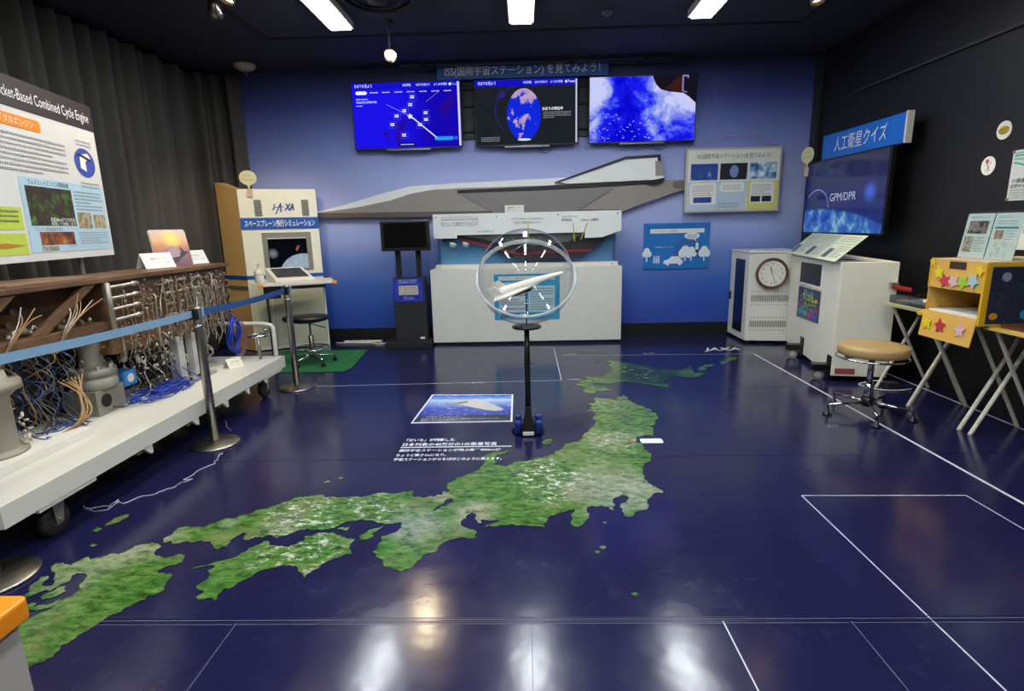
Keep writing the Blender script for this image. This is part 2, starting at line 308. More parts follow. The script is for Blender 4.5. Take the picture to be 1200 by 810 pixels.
def mat_wall_back():
    t = NT('gradient_wallpaper'); tc = t.n('ShaderNodeTexCoord').outputs['Object']
    sp = t.n('ShaderNodeSeparateXYZ', Vector=tc)
    h = t.mr(sp.outputs[2], 0, 3.5)
    c = t.ramp(h, [(0, '#0f3f9e'), (.10, '#1546a6'), (.22, '#3562b6'), (.31, '#6480c4'), (.40, '#98a8dc'), (.5, '#aab4e2'), (.62, '#a2aede'), (.74, '#7a8acc'), (.88, '#3c4e98'), (1, '#1e2852')])
    n = t.noise(t.coord('Object', (.6, 1, .8)), 1.5, 3)
    c = t.mix(t.mr(n, .3, .7, 0, .12), c, '#8e84b4')
    t.bsdf(Base__Color=c, Roughness=.45); return t.m
MAP={'honshu':[(-1.828,2.428),(-1.849,2.479),(-1.831,2.515),(-1.839,2.56),(-1.811,2.583),(-1.768,2.575),(-1.699,2.578),(-1.683,2.609),(-1.648,2.647),(-1.589,2.656),(-1.535,2.705),(-1.473,2.759),(-1.407,2.811),(-1.363,2.856),(-1.326,2.898),(-1.288,2.902),(-1.237,2.918),(-1.191,2.917),(-1.179,2.884),(-1.124,2.895),(-1.06,2.882),(-0.995,2.888),(-0.945,2.895),(-0.914,2.919),(-0.873,2.934),(-0.78,2.922),(-0.747,2.942),(-0.695,2.962),(-0.673,2.94),(-0.684,2.909),(-0.663,2.878),(-0.631,2.885),(-0.607,2.872),(-0.58,2.884),(-0.536,2.891),(-0.502,2.906),(-0.497,2.949),(-0.468,2.93),(-0.469,2.967),(-0.489,3.014),(-0.477,3.062),(-0.449,3.121),(-0.397,3.151),(-0.347,3.202),(-0.302,3.288),(-0.283,3.356),(-0.299,3.439),(-0.263,3.487),(-0.203,3.51),(-0.144,3.541),(-0.133,3.515),(-0.182,3.472),(-0.225,3.437),(-0.232,3.389),(-0.211,3.354),(-0.218,3.304),(-0.174,3.285),(-0.127,3.294),(-0.09,3.343),(-0.032,3.349),(0.007,3.375),(0.095,3.404),(0.166,3.462),(0.215,3.535),(0.248,3.639),(0.312,3.669),(0.368,3.703),(0.385,3.734),(0.417,3.845),(0.487,3.96),(0.524,4.062),(0.546,4.237),(0.524,4.331),(0.462,4.334),(0.531,4.389),(0.515,4.531),(0.594,4.579),(0.608,4.732),(0.662,4.657),(0.742,4.637),(0.798,4.623),(0.809,4.722),(0.834,4.687),(0.868,4.787),(0.864,4.62),(0.912,4.487),(0.975,4.409),(1.016,4.31),(1.033,4.172),(0.985,4.044),(0.924,3.964),(0.903,3.809),(0.91,3.764),(0.843,3.781),(0.783,3.757),(0.759,3.669),(0.787,3.582),(0.799,3.484),(0.781,3.331),(0.738,3.289),(0.709,3.206),(0.693,3.1),(0.716,3.0),(0.758,2.9),(0.695,2.883),(0.651,2.829),(0.643,2.744),(0.604,2.704),(0.56,2.685),(0.521,2.637),(0.479,2.647),(0.497,2.666),(0.494,2.737),(0.496,2.778),(0.554,2.842),(0.524,2.882),(0.487,2.854),(0.452,2.796),(0.461,2.758),(0.448,2.707),(0.429,2.748),(0.39,2.763),(0.339,2.764),(0.309,2.73),(0.31,2.65),(0.284,2.593),(0.261,2.557),(0.231,2.543),(0.209,2.576),(0.218,2.661),(0.246,2.711),(0.211,2.721),(0.158,2.692),(0.116,2.663),(0.084,2.597),(0.068,2.569),(0.074,2.541),(0.03,2.556),(-0.031,2.565),(-0.084,2.576),(-0.152,2.567),(-0.197,2.557),(-0.236,2.55),(-0.221,2.574),(-0.176,2.592),(-0.161,2.614),(-0.178,2.626),(-0.208,2.615),(-0.244,2.627),(-0.259,2.615),(-0.253,2.589),(-0.273,2.601),(-0.289,2.646),(-0.288,2.684),(-0.309,2.7),(-0.331,2.677),(-0.339,2.639),(-0.363,2.61),(-0.354,2.566),(-0.321,2.544),(-0.301,2.53),(-0.269,2.509),(-0.278,2.482),(-0.279,2.448),(-0.3,2.442),(-0.338,2.46),(-0.373,2.443),(-0.407,2.424),(-0.438,2.393),(-0.442,2.353),(-0.465,2.327),(-0.494,2.317),(-0.511,2.276),(-0.533,2.237),(-0.549,2.203),(-0.58,2.185),(-0.612,2.197),(-0.645,2.214),(-0.678,2.238),(-0.681,2.263),(-0.704,2.283),(-0.736,2.325),(-0.755,2.339),(-0.731,2.362),(-0.744,2.4),(-0.734,2.422),(-0.738,2.45),(-0.746,2.471),(-0.718,2.485),(-0.679,2.514),(-0.659,2.556),(-0.67,2.594),(-0.706,2.601),(-0.731,2.592),(-0.755,2.583),(-0.787,2.602),(-0.835,2.629),(-0.884,2.636),(-0.929,2.626),(-0.966,2.611),(-0.991,2.586),(-1.021,2.556),(-1.055,2.538),(-1.097,2.544),(-1.131,2.545),(-1.168,2.537),(-1.201,2.522),(-1.22,2.505),(-1.248,2.485),(-1.27,2.463),(-1.299,2.482),(-1.332,2.493),(-1.346,2.471),(-1.388,2.475),(-1.405,2.444),(-1.44,2.466),(-1.45,2.517),(-1.473,2.514),(-1.488,2.481),(-1.486,2.431),(-1.491,2.41),(-1.469,2.382),(-1.512,2.39),(-1.516,2.37),(-1.559,2.404),(-1.611,2.44),(-1.656,2.447),(-1.708,2.441),(-1.759,2.42),(-1.8,2.446)],'shikoku':[(-1.552,2.221),(-1.524,2.236),(-1.482,2.254),(-1.455,2.272),(-1.42,2.29),(-1.389,2.319),(-1.373,2.348),(-1.372,2.377),(-1.345,2.401),(-1.322,2.436),(-1.305,2.442),(-1.278,2.4),(-1.231,2.393),(-1.176,2.392),(-1.15,2.406),(-1.125,2.44),(-1.131,2.476),(-1.116,2.461),(-1.136,2.473),(-1.105,2.479),(-1.07,2.508),(-1.03,2.505),(-0.997,2.513),(-0.963,2.483),(-0.923,2.459),(-0.87,2.452),(-0.88,2.413),(-0.878,2.385),(-0.86,2.347),(-0.854,2.321),(-0.891,2.301),(-0.935,2.271),(-0.964,2.236),(-0.984,2.193),(-1.002,2.143),(-1.031,2.18),(-1.066,2.223),(-1.108,2.238),(-1.14,2.238),(-1.169,2.22),(-1.201,2.209),(-1.236,2.191),(-1.245,2.151),(-1.274,2.124),(-1.289,2.086),(-1.323,2.07),(-1.331,2.023),(-1.317,1.998),(-1.325,1.988),(-1.343,2.008),(-1.374,2.003),(-1.416,2.012),(-1.402,2.039),(-1.407,2.06),(-1.448,2.076),(-1.453,2.114),(-1.437,2.142),(-1.459,2.188),(-1.473,2.2),(-1.453,2.229),(-1.47,2.245),(-1.511,2.226),(-1.541,2.215)],'kyushu':[(-1.83,2.41),(-1.864,2.426),(-1.896,2.427),(-1.921,2.417),(-1.954,2.399),(-1.966,2.353),(-1.985,2.331),(-2.026,2.339),(-2.045,2.317),(-2.069,2.303),(-2.092,2.289),(-2.121,2.314),(-2.136,2.289),(-2.145,2.268),(-2.149,2.247),(-2.206,2.269),(-2.235,2.262),(-2.232,2.234),(-2.198,2.2),(-2.155,2.17),(-2.125,2.134),(-2.113,2.096),(-2.132,2.09),(-2.165,2.109),(-2.191,2.167),(-2.217,2.154),(-2.206,2.109),(-2.205,2.091),(-2.175,2.066),(-2.173,2.025),(-2.188,2.011),(-2.142,2.024),(-2.128,2.054),(-2.083,2.065),(-2.079,2.09),(-2.058,2.127),(-2.078,2.166),(-2.06,2.185),(-2.014,2.174),(-1.993,2.133),(-1.987,2.095),(-1.962,2.064),(-1.961,2.029),(-1.98,2.0),(-1.982,1.966),(-1.983,1.95),(-1.995,1.928),(-2.014,1.907),(-2.04,1.886),(-2.054,1.866),(-2.071,1.841),(-2.072,1.812),(-2.045,1.755),(-1.91,1.65),(-1.84,1.617),(-1.807,1.617),(-1.793,1.633),(-1.788,1.654),(-1.766,1.662),(-1.754,1.683),(-1.756,1.709),(-1.769,1.74),(-1.75,1.768),(-1.742,1.801),(-1.726,1.834),(-1.713,1.864),(-1.704,1.9),(-1.671,1.926),(-1.676,1.953),(-1.65,1.981),(-1.627,2.003),(-1.62,2.026),(-1.593,2.044),(-1.585,2.061),(-1.604,2.104),(-1.61,2.17),(-1.659,2.181),(-1.688,2.181),(-1.705,2.202),(-1.689,2.228),(-1.656,2.242),(-1.631,2.262),(-1.64,2.298),(-1.671,2.328),(-1.706,2.321),(-1.727,2.299),(-1.758,2.307),(-1.803,2.329),(-1.824,2.367),(-1.815,2.4)],'hokkaido':[(0.87,6.024),(0.944,6.108),(1.011,5.977),(1.093,5.95),(1.195,5.858),(1.291,5.749),(1.406,5.675),(1.519,5.603),(1.64,5.628),(1.741,5.754),(1.71,5.591),(1.752,5.463),(1.862,5.438),(1.736,5.362),(1.628,5.31),(1.512,5.34),(1.403,5.277),(1.33,5.168),(1.294,4.974),(1.219,5.014),(1.146,5.081),(1.053,5.14),(1.0,5.176),(0.91,5.181),(0.794,5.117),(0.725,5.158),(0.667,5.178),(0.612,5.1),(0.65,5.045),(0.72,5.015),(0.792,4.91),(0.704,4.899),(0.638,4.893),(0.585,4.808),(0.525,4.849),(0.556,4.998),(0.478,5.107),(0.5,5.187),(0.588,5.295),(0.607,5.393),(0.69,5.365),(0.771,5.383),(0.839,5.519),(0.911,5.674),(0.909,5.877)],'awaji':[(-0.861,2.475),(-0.84,2.493),(-0.827,2.528),(-0.799,2.546),(-0.763,2.576),(-0.776,2.534),(-0.797,2.504),(-0.788,2.468),(-0.81,2.446),(-0.844,2.441)],'shodo':[(-0.992,2.549),(-0.941,2.567),(-0.932,2.548),(-0.943,2.53),(-0.972,2.536)],'sado':[(0.093,3.671),(0.116,3.72),(0.166,3.786),(0.159,3.738),(0.177,3.709),(0.149,3.647),(0.097,3.63)],'oki1':[(-1.262,3.08),(-1.236,3.108),(-1.212,3.084),(-1.244,3.063)],'oki2':[(-1.202,3.137),(-1.171,3.154),(-1.149,3.136),(-1.166,3.113)],'tsu1':[(-2.292,2.541),(-2.278,2.583),(-2.244,2.568),(-2.247,2.532)],'tsu2':[(-2.25,2.596),(-2.259,2.669),(-2.204,2.713),(-2.195,2.668),(-2.23,2.61)],'iki':[(-2.192,2.397),(-2.187,2.427),(-2.154,2.422),(-2.156,2.397)],'osh':[(0.37,2.601),(0.394,2.592),(0.395,2.568),(0.374,2.573)],'kuna':[(1.786,5.586),(1.909,5.811),(2.019,5.79),(1.902,5.71),(1.796,5.554)],'etor':[(2.107,5.811),(2.254,6.075),(2.367,6.144),(2.343,6.032),(2.232,5.966)],'ama':[(-2.119,1.924),(-2.126,1.956),(-2.097,1.984),(-2.073,1.978),(-2.065,1.956),(-2.037,1.972),(-2.004,1.983),(-2.003,2.0),(-1.963,1.998),(-1.99,1.966),(-2.017,1.945),(-2.036,1.932),(-2.07,1.936),(-2.081,1.908),(-2.095,1.902)],'shima':[(-2.072,2.003),(-2.093,2.018),(-2.08,2.053),(-2.071,2.09),(-2.038,2.093),(-2.013,2.059),(-2.025,2.035),(-2.045,2.012)],'rebun':[(0.776,6.074),(0.809,6.057),(0.796,5.999),(0.772,6.016)],'oku':[(0.388,5.069),(0.413,5.084),(0.399,5.027),(0.387,5.027)],'biwa':[(-0.535,2.712),(-0.516,2.768),(-0.48,2.8),(-0.477,2.842),(-0.442,2.862),(-0.424,2.816),(-0.465,2.783),(-0.5,2.743)],'coastline':[(-2.548,2.822),(-2.475,2.777),(-2.459,2.791),(-2.42,2.812),(-2.378,2.804),(-2.392,2.886),(-2.34,2.84),(-2.317,2.847),(-2.243,2.929),(-2.196,2.987),(-2.161,3.069),(-2.127,3.111),(-2.111,3.15),(-2.161,3.133),(-2.148,3.177),(-2.127,3.317),(-2.112,3.442),(-2.138,3.55)],'coast2':[(-2.509,2.785),(-2.426,2.748),(-2.366,2.765),(-2.37,2.818),(-2.373,2.863)],'coast3':[(-2.486,4.223),(-2.429,4.147),(-2.403,4.088),(-2.352,4.03),(-2.309,3.988)]}
EXPOSURE = 0.0
# ------------------------------------------------------------------ setting
XR, XL, YB, ZC = 3.68, -4.3, 7.5, 3.5
fl = struct('floor', MB().box(XL - .1, XR + .1, -3.2, YB + .1, -.12, 0), floor_mat)
dark_wall = mat('dark_wall', '#0c0c0e', .55, vary=.15, vscale=1.5)
dark_ceil = mat('dark_ceiling', '#2a2a33', .8, vary=.12, vscale=1.2)
struct('wall_back', MB().box(XL, XR, YB, YB + .1, 0, ZC), mat_wall_back())
struct('wall_right', MB().box(XR, XR + .1, -3.1, YB + .1, 0, ZC), dark_wall)
struct('wall_left', MB().box(XL - .1, XL, -3.1, YB + .1, 0, ZC), dark_wall)
struct('wall_front', MB().box(XL - .1, XR + .1, -3.2, -3.1, 0, ZC), mat('rear_wall', '#5a5a60', .7))
struct('ceiling', MB().box(XL - .1, XR + .1, -3.2, YB + .1, ZC, ZC + .1), dark_ceil)
bb = mat('baseboard_black', '#0d0d10', .5)
struct('baseboard_back', MB().box(XL, XR - .02, YB - .015, YB, 0, .17), bb)
struct('baseboard_right', MB().box(XR - .015, XR, -3.1, YB - .02, 0, .12), bb)
gv = mat('ceiling_groove', '#0a0a0d', .8)
struct('trim_1', MB().box(-2.66, 2.85, 6.27, 6.32, ZC - .012, ZC), gv)
struct('trim_2', MB().box(-2.72, -2.66, -3, 6.32, ZC - .012, ZC), gv)
struct('trim_3', MB().box(2.85, 2.91, -3, 6.32, ZC - .012, ZC), gv)
struct('trim_4', MB().box(XR - .03, XR, 1.0, 6.6, 2.86, 2.885), mat('ledge_grey', '#2b2b30', .5))
struct('trim_5', MB().box(XR - .045, XR - .005, 7.33, 7.47, 0.005, ZC - .015), mat('corner_post', '#26262b', .5))

# floor print: seams and painted lines
seam_m = mat('seam', '#0d0e33', .3); seam_l = mat('seam_light', '#6a6c84', .3); line_m = mat('white_line', '#cdced6', .3)
def floor_line(name, pts, w, m, z=.0012):
    mb = MB()
    for (x0, y0), (x1, y1) in zip(pts, pts[1:]):
        d = Vector((x1 - x0, y1 - y0)).normalized(); n = Vector((-d.y, d.x)) * w / 2
        mb.add([(x0 - n.x, y0 - n.y, z), (x1 - n.x, y1 - n.y, z), (x1 + n.x, y1 + n.y, z), (x0 + n.x, y0 + n.y, z)], [(0, 1, 2, 3)])
    return mb.build(name, m, fl)
for y, w in ((1.885, .004), (1.862, .006), (3.412, .004), (4.95, .004), (6.5, .004)): floor_line('seam', [(-3.6, y), (3.66, y)], w, seam_m)
floor_line('seam', [(-3.6, 1.874), (3.66, 1.874)], .003, seam_l)
floor_line('seam', [(3.66, 1.85), (-3.6, 1.852)], .0025, seam_l)
for x in (-1.17, 1.21): floor_line('seam', [(x, 1.86), (x, -2)], .006, seam_m); floor_line('seam', [(x + .008, 1.86), (x + .008, -2)], .003, seam_l)
floor_line('seam', [(.0, 1.86), (.0, 1.3)], .002, seam_m)
floor_line('painted_line', [(.735, 1.862), (.745, -1)], .0055, line_m)
floor_line('painted_line', [(2.628, 6.27), (2.622, -1)], .02, line_m)
floor_line('painted_line', [(3.56, 5.55), (3.52, 1.0)], .022, line_m)
floor_line('painted_line', [(2.47, .4), (2.40, 2.84), (1.516, 2.856), (1.535, .4)], .0065, line_m)
for p in ([(-2.3, 5.19), (.328, 5.276)], [(.338, 6.82), (.337, 5.275)], [(.406, 6.343), (2.63, 6.275)], [(-1.19, 6.943), (.33, 6.82)]): floor_line('painted_line', p, .008, line_m)

# the satellite map of Japan
def jag(P, amp=.1, levels=2, seed=3):
    rnd = random.Random(seed)
    for _ in range(levels):
        out = []
        for i in range(len(P)):
            a, b = P[i], P[(i + 1) % len(P)]; out.append(a)
            L = math.hypot(b[0] - a[0], b[1] - a[1])
            if L > .007:
                k = rnd.uniform(-amp, amp); out.append(((a[0] + b[0]) / 2 - (b[1] - a[1]) * k, (a[1] + b[1]) / 2 + (b[0] - a[0]) * k))
        P = out
    return P
mp = thing('floor_map', 'satellite picture of Japan in green and grey printed on the navy floor', 'map')
skip = ('biwa', 'coastline', 'coast2', 'coast3')
from mathutils.geometry import delaunay_2d_cdt
for k, P in MAP.items():
    if k in skip: continue
    Q = jag([Vector((a, b, 0)).to_tuple()[:2] for a, b in P], .22, 4 if k in ('honshu', 'kyushu', 'shikoku', 'hokkaido') else 2, len(P))
    vv, _e, tri = delaunay_2d_cdt([Vector(q) for q in Q], [], [list(range(len(Q)))], 1, 1e-5)[:3]; Q = [tuple(q) for q in vv]
    z = .0024 if k not in ('ama', 'shima') else .0026
    MB().add([(x, y, z) for x, y in Q], [t for t in tri]).build('island', land_mat, mp)
for x, y, r in ((.345, 2.363, .016), (.315, 2.325, .012), (.43, 2.02, .014), (.06, 6.0, .02)):
    MB().prism([(x + r * math.cos(a) * (1 + .3 * math.sin(3 * a)), y + r * .8 * math.sin(a)) for a in [2 * PI * k / 12 for k in range(12)]], .001, .0024, 'xy').build('island', land_mat, mp)
MB().add([(x, y, .0032) for x, y in jag(MAP['biwa'], .12, 1)], [tuple(range(len(jag(MAP['biwa'], .12, 1))))]).build('lake', floor_mat, mp)
for k in skip[1:]:
    MB().tube([(x, y, .003) for x, y in jag(MAP[k], .3, 2)[:-3 if k == 'coastline' else None]] if k == 'coastline' else [(x, y, .003) for x, y in MAP[k]], .0018, 4).build('coastline', line_m, mp)
for s, x, y, w in (('N45°', .52, 6.40, .16), ('E135°', -.48, 5.24, .13), ('N40°', .47, 5.30, .14), ('E145°', 1.45, 6.38, .14)):
    letters('lettering', s, mp, white_ink, x, y, w, .035, .003, flat=True)
t_ = letters('lettering', 'JAXA', mp, mat('pale_print', '#e8d8c8', .4), 2.33, 6.52, .44, .2, .003, flat=True, ital=.4, bold=.02)

pic = thing('floor_picture', 'framed print of a white spaceplane over blue sky on the floor beside the globe stand', 'picture')
def spaceplane_sky():
    t = NT('sky_print'); tc = t.n('ShaderNodeTexCoord').outputs['Object']; sp = t.n('ShaderNodeSeparateXYZ', Vector=tc)
    h = t.mr(sp.outputs[1], 4.25, 4.83)
    c = t.ramp(h, [(0, '#2a3fa6'), (.35, '#3b4fb4'), (.62, '#8fa6dc'), (.72, '#b8cdea'), (.85, '#3f7cd2'), (1, '#1f58c0')])
    n = t.noise(t.coord('Object', (8, 16, 1)), 2, 6, .6)
    c = t.mix(t.mr(n, .55, .7, 0, .8), c, '#d5dcec'); t.bsdf(Base__Color=c, Roughness=.2); return t.m
MB().add([(-.93, 4.10, .0015), (-.125, 4.11, .0015), (-.133, 4.83, .0015), (-.885, 4.86, .0015)], [(0, 1, 2, 3)]).build('border', white_ink, pic)
MB().add([(-.915, 4.12, .003), (-.14, 4.13, .003), (-.148, 4.815, .003), (-.872, 4.84, .003)], [(0, 1, 2, 3)]).build('sky_print', spaceplane_sky(), pic)
MB().add([(-.915, 4.12, .004), (-.14, 4.13, .004), (-.143, 4.27, .004), (-.905, 4.27, .004)], [(0, 1, 2, 3)]).build('caption_band', mat('caption_navy', '#2c2c44', .3), pic)
MB().prism([(-.73, 4.56), (-.63, 4.62), (-.50, 4.67), (-.47, 4.70), (-.44, 4.67), (-.38, 4.63), (-.21, 4.42), (-.21, 4.38), (-.27, 4.36), (-.34, 4.38), (-.60, 4.54)], .0045, .006, 'xy').build('spaceplane_print', mat('plane_print', '#c4c4bc', .3), pic)
MB().prism([(-.73, 4.56), (-.62, 4.60), (-.54, 4.64), (-.52, 4.60), (-.60, 4.56)], .0062, .0068, 'xy').build('tail_print', mat('tail_print', '#5a5a5c', .3), pic)
letters('lettering', '宇宙をとぶエンジン', pic, white_ink, -.83, 4.235, .3, .035, .0055, flat=True, align='L')
letters('lettering', '空気を吸い込んで加速する複合サイクルエンジンを', pic, white_ink, -.86, 4.185, .62, .026, .0055, flat=True, align='L')
letters('lettering', '搭載した宇宙往還機のイメージ', pic, white_ink, -.86, 4.15, .4, .026, .0055, flat=True, align='L')
cap = thing('floor_caption', 'white Japanese caption printed on the floor below the framed spaceplane print', 'text')
for s, x, y, w, h in (('「だいち」が撮影した', -.885, 3.745, .35, .055), ('日本列島の40万分の1の衛星写真', -.895, 3.66, .67, .06), ('国際宇宙ステーションが飛ぶ高度400kmが', -.895, 3.555, .70, .045),
                   ('ちょうど高さ1mになり、', -.90, 3.475, .34, .045), ('宇宙ステーションからもほぼこのように見えます。', -.90, 3.405, .72, .045)):
    letters('lettering', s, cap, white_ink, x, y, w, h, .003, flat=True, align='L', bold=.012)
MB().box(-.9, -.12, 3.607, 3.617, .001, .003).build('underline', white_ink, cap)
tag(MB().prism(rrect(.79, .945, 3.635, 3.715, .015), .001, .004, 'xy').build('floor_label', white_ink, None), 'blank white label stuck on the floor east of the map coast', 'label')

# ------------------------------------------------------------------ ceiling fittings
tube_m = glow('tube_light', '#f6fbff', 44.0)
lamp_proto = None
def make_fixture():
    t = thing('ceiling_light', '', 'light')
    MB().box(-.12, .12, -.66, .66, .012, .08).build('housing', mat('fixture_white', '#c8c0b0', .5), t)
    MB().box(-.095, .095, -.64, .64, .0, .0115).build('diffuser', tube_m, t)
    return t
def dup(root, loc, label, group=None):
    r = root.copy(); C.objects.link(r); r.location = loc; r['label'] = label
    if group: r['group'] = group
    for ch in list(root.children):
        c = ch.copy(); C.objects.link(c); c.parent = r
        for g in ch.children:
            d = g.copy(); C.objects.link(d); d.parent = c
    return r
fx = make_fixture(); fx['group'] = 'ceiling light fixtures'
first = True
for x, nm in ((-1.76, 'over the left side'), (0, 'over the globe'), (1.72, 'over the right side')):
    for y, far in ((5.22, 'far'), (2.9, 'middle'), (.6, 'near'), (-1.7, 'rearmost')):
        lab = f'{far} white fluorescent ceiling light {nm} of the room' if x else f'{far} white fluorescent ceiling light in the row above the globe stand'
        if first: fx.location = (x, y, 3.42); fx['label'] = lab; first = False
        else: dup(fx, (x, y, 3.42), lab, 'ceiling light fixtures')

bulb = glow('halogen', '#ffd79a', 30.0)
def spot(loc, aim, label, power=14):
    t = thing('spotlight', label, 'spotlight', loc, group='ceiling spotlights')
    a = (Vector(aim) - Vector(loc)).normalized()
    MB().cyl((0, 0, .05), (0, 0, ZC - loc[2]), .012).build('stem', blackmatte, t)
    MB().cyl((0, 0, ZC - loc[2] - .03), (0, 0, ZC - loc[2]), .045).build('mount', blackmatte, t)
    MB().lathe([(.02, -.10), (.045, -.08), (.06, 0), (.066, .035), (.06, .035), (.052, 0), (.03, -.04), (.0, -.045)], (0, 0, 0), 24, a).build('reflector', mat('spot_shell', '#8f8676', .25, .9), t, smooth=True)
    MB().lathe([(.0, -.03), (.042, -.02), (.05, .0), (.0, .012)], (0, 0, 0), 20, a).build('bulb', bulb, t, smooth=True)
    ld = bpy.data.lights.new('spot_beam', 'SPOT'); ld.energy = power; ld.color = (1, .80, .52); ld.spot_size = R(70); ld.spot_blend = .6; ld.shadow_soft_size = .05
    lo = bpy.data.objects.new('spot_beam', ld); C.objects.link(lo); lo.parent = t; lo.location = a * .05
    lo.rotation_euler = a.to_track_quat('-Z', 'Y').to_euler()
spot((-1.30, 5.9, 3.2), (-.9, 3.4, .8), 'glowing round spotlight hanging in front of the left wall screen', 60)
spot((-2.62, 5.15, 3.36), (-3.2, 6.6, 1.2), 'brass spotlight nearest the curtain tilted towards the simulator', 110)
spot((-2.35, 4.85, 3.36), (-3.3, 3.6, .9), 'round disc spotlight beside the brass one above the engine exhibit', 110)
spot((2.5, 5.2, 3.33), (3.1, 4.4, .6), 'small silver spotlight under the ceiling right of the title sign', 90)
t = thing('smoke_detector', 'white round smoke detector on the ceiling in the left back corner', 'detector', (-3.35, 7.12, 3.47))
MB().lathe([(.10, .03), (.125, .02), (.125, -.01), (.09, -.035), (.05, -.05), (.0, -.052)], (0, 0, 0), 28).build('body', mat('detector_white', '#b8a890', .5), t, smooth=True)
MB().cyl((.01, 0, -.05), (.015, 0, -.11), .008).build('probe', greyink, t)
t = thing('ceiling_vent', 'dark round air vent in the ceiling above the left wall screen', 'vent', (-1.25, 5.3, 3.48))
MB().tube([(.30 * math.cos(a), .30 * math.sin(a), 0) for a in [2 * PI * k / 40 for k in range(40)]], .02, 8, True).build('outer_ring', blackmatte, t, smooth=True)
MB().tube([(.2 * math.cos(a), .2 * math.sin(a), -.01) for a in [2 * PI * k / 40 for k in range(40)]], .014, 8, True).build('inner_ring', blackmatte, t, smooth=True)
MB().lathe([(.1, .01), (.09, -.03), (0, -.035)], (0, 0, 0), 24).build('centre_cap', blackmatte, t, smooth=True)
tag(MB().lathe([(.05, .02), (.05, 0), (.02, -.03), (0, -.03)], (.82, 5.83, 3.48), 20).build('ceiling_sensor', mat('sensor', '#4a4a50', .5), None, smooth=True), 'small dark dome sensor on the ceiling between centre and right lights', 'sensor')
t = thing('ceiling_rail', 'thin dark rail under the ceiling running along the top of the back wall', 'rail', (0, 7.25, 3.44))
MB().box(-1.5, 1.9, -.02, .02, 0, .02).build('bar', mat('rail_grey', '#3a3a40', .4, .5), t)
for x in (-1.2, .6, 1.5): MB().box(x - .04, x + .04, -.03, .03, -.015, .058).build('clip', blackmatte, t)

# ------------------------------------------------------------------ left curtain
def curtain_mesh():
    base = []
    y = -2.6
    while y < 6.95: base.append((-4.12, y, 1, 0)); y += .022
    n = 24
    for k in range(n): a = R(90 * k / n); base.append((-4.12 + .42 * (1 - math.cos(a)), 6.97 + .42 * math.sin(a), math.cos(a), -math.sin(a)))
    x = -3.70
    while x < -3.59: base.append((x, 7.39, 0, -1)); x += .02
    base.append((-3.585, 7.40, 0, -1)); base.append((-3.58, 7.42, 0, -1))
    cols = []; s = 0
    for i, (x, y, nx, ny) in enumerate(base):
        if i: s += math.hypot(x - base[i-1][0], y - base[i-1][1])
        cols.append((x, y, nx, ny, s))
    vs = []; fs = []; zs = [0.03, .6, 1.2, 1.9, 2.6, 3.44]
    for x, y, nx, ny, s in cols:
        for j, z in enumerate(zs):
            f = .5 + .5 * noise.noise((s * 1.3, z * .12, 3)); ph = s * 34 + 2.2 * noise.noise((s * .9, z * .15, 0)) 
            end = min(1, max(0, (cols[-1][4] - s) * 6))
            d = (.06 * math.sin(ph) + .035 * math.sin(ph * .47 + 1)) * (.5 + f) * end
            vs.append((x + nx * d, y + ny * d, z))
    m = len(zs)
    for i in range(len(cols) - 1):
        for j in range(m - 1): fs.append((i * m + j, (i + 1) * m + j, (i + 1) * m + j + 1, i * m + j + 1))
    return MB().add(vs, fs)
cur = curtain_mesh().build('curtain', mat('curtain_cloth', '#4a4742', .85, vary=.15, vscale=8), None, smooth=True)
so = cur.modifiers.new('thick', 'SOLIDIFY'); so.thickness = .006
tag(cur, 'dark grey pleated floor-length curtain covering the left wall behind the engine exhibit', 'curtain')
# ------------------------------------------------------------------ back wall
YT = 7.37
def tv_common(name, x0, x1, z0, z1, label, slope=-1.0):
    t = thing(name, label, 'screen', ((x0 + x1) / 2, YT, (z0 + z1) / 2), group='wall screens above the spaceplane panel')
    w, h = (x1 - x0) / 2, (z1 - z0) / 2
    MB().box(-w - .012, w + .012, 0, .045, -h - .014, h + .012).build('bezel', black, t, bevel=.004)
    MB().box(-.28, .28, -.012, .03, -h - .032, -h - .016).build('speaker_bar', mat('bar_silver', '#7c7c80', .3, .6), t)
    MB().box(-.3, .3, .045, YB - YT - .002, -.2, .2).build('wall_bracket', blackmatte, t)
    return t, w, h
def mat_tv1():
    t = NT('map_screen'); v = t.coord('Object'); n = t.noise(v, 3.2, 6, .6)
    sp = t.n('ShaderNodeSeparateXYZ', Vector=v)
    c = t.mix(t.mr(sp.outputs[0], -.1, .3), '#1a12e8', '#1408b4')
    c = t.mix(t.mr(n, .56, .62, 0, .8), c, '#2c0c8a')
    e = t.n('ShaderNodeEmission', Color=c, Strength=1.0); t.l(e.outputs[0], t.out.inputs[0]); return t.m
t, w, h = tv_common('wall_screen', -2.145, -.785, 2.525, 3.30, 'bright blue wall screen with a map and a white diagonal track, left of three')
MB().quad(-w, w, -h, h, -.002).build('display', mat_tv1(), t)
MB().quad(-w, w, h - .075, h, -.004).build('menu_bar', glow('menu_blue', '#1410c8', 1), t)
letters('lettering', 'きぼうを見よう', t, W1, -w + .04, h - .035, .22, .04, -.006, align='L')
for x, ww, s in ((.02, .1, 'HOME'), (.22, .17, 'きぼうを知ろう'), (.44, .16, 'よくある質問')): letters('lettering', s, t, W1, x, h - .035, ww, .03, -.006)
MB().poly(star(.56, h - .037, .022, 40, .55), -.006).build('bird_icon', W1, t)
letters('lettering', 'Tweet', t, glow('cyan_text', '#63b8ff', 1), .615, h - .035, .09, .03, -.006)
MB().poly(rrect(-w + .05, -w + .19, h - .135, h - .095, .018), -.006).build('selected_tab', W1, t)
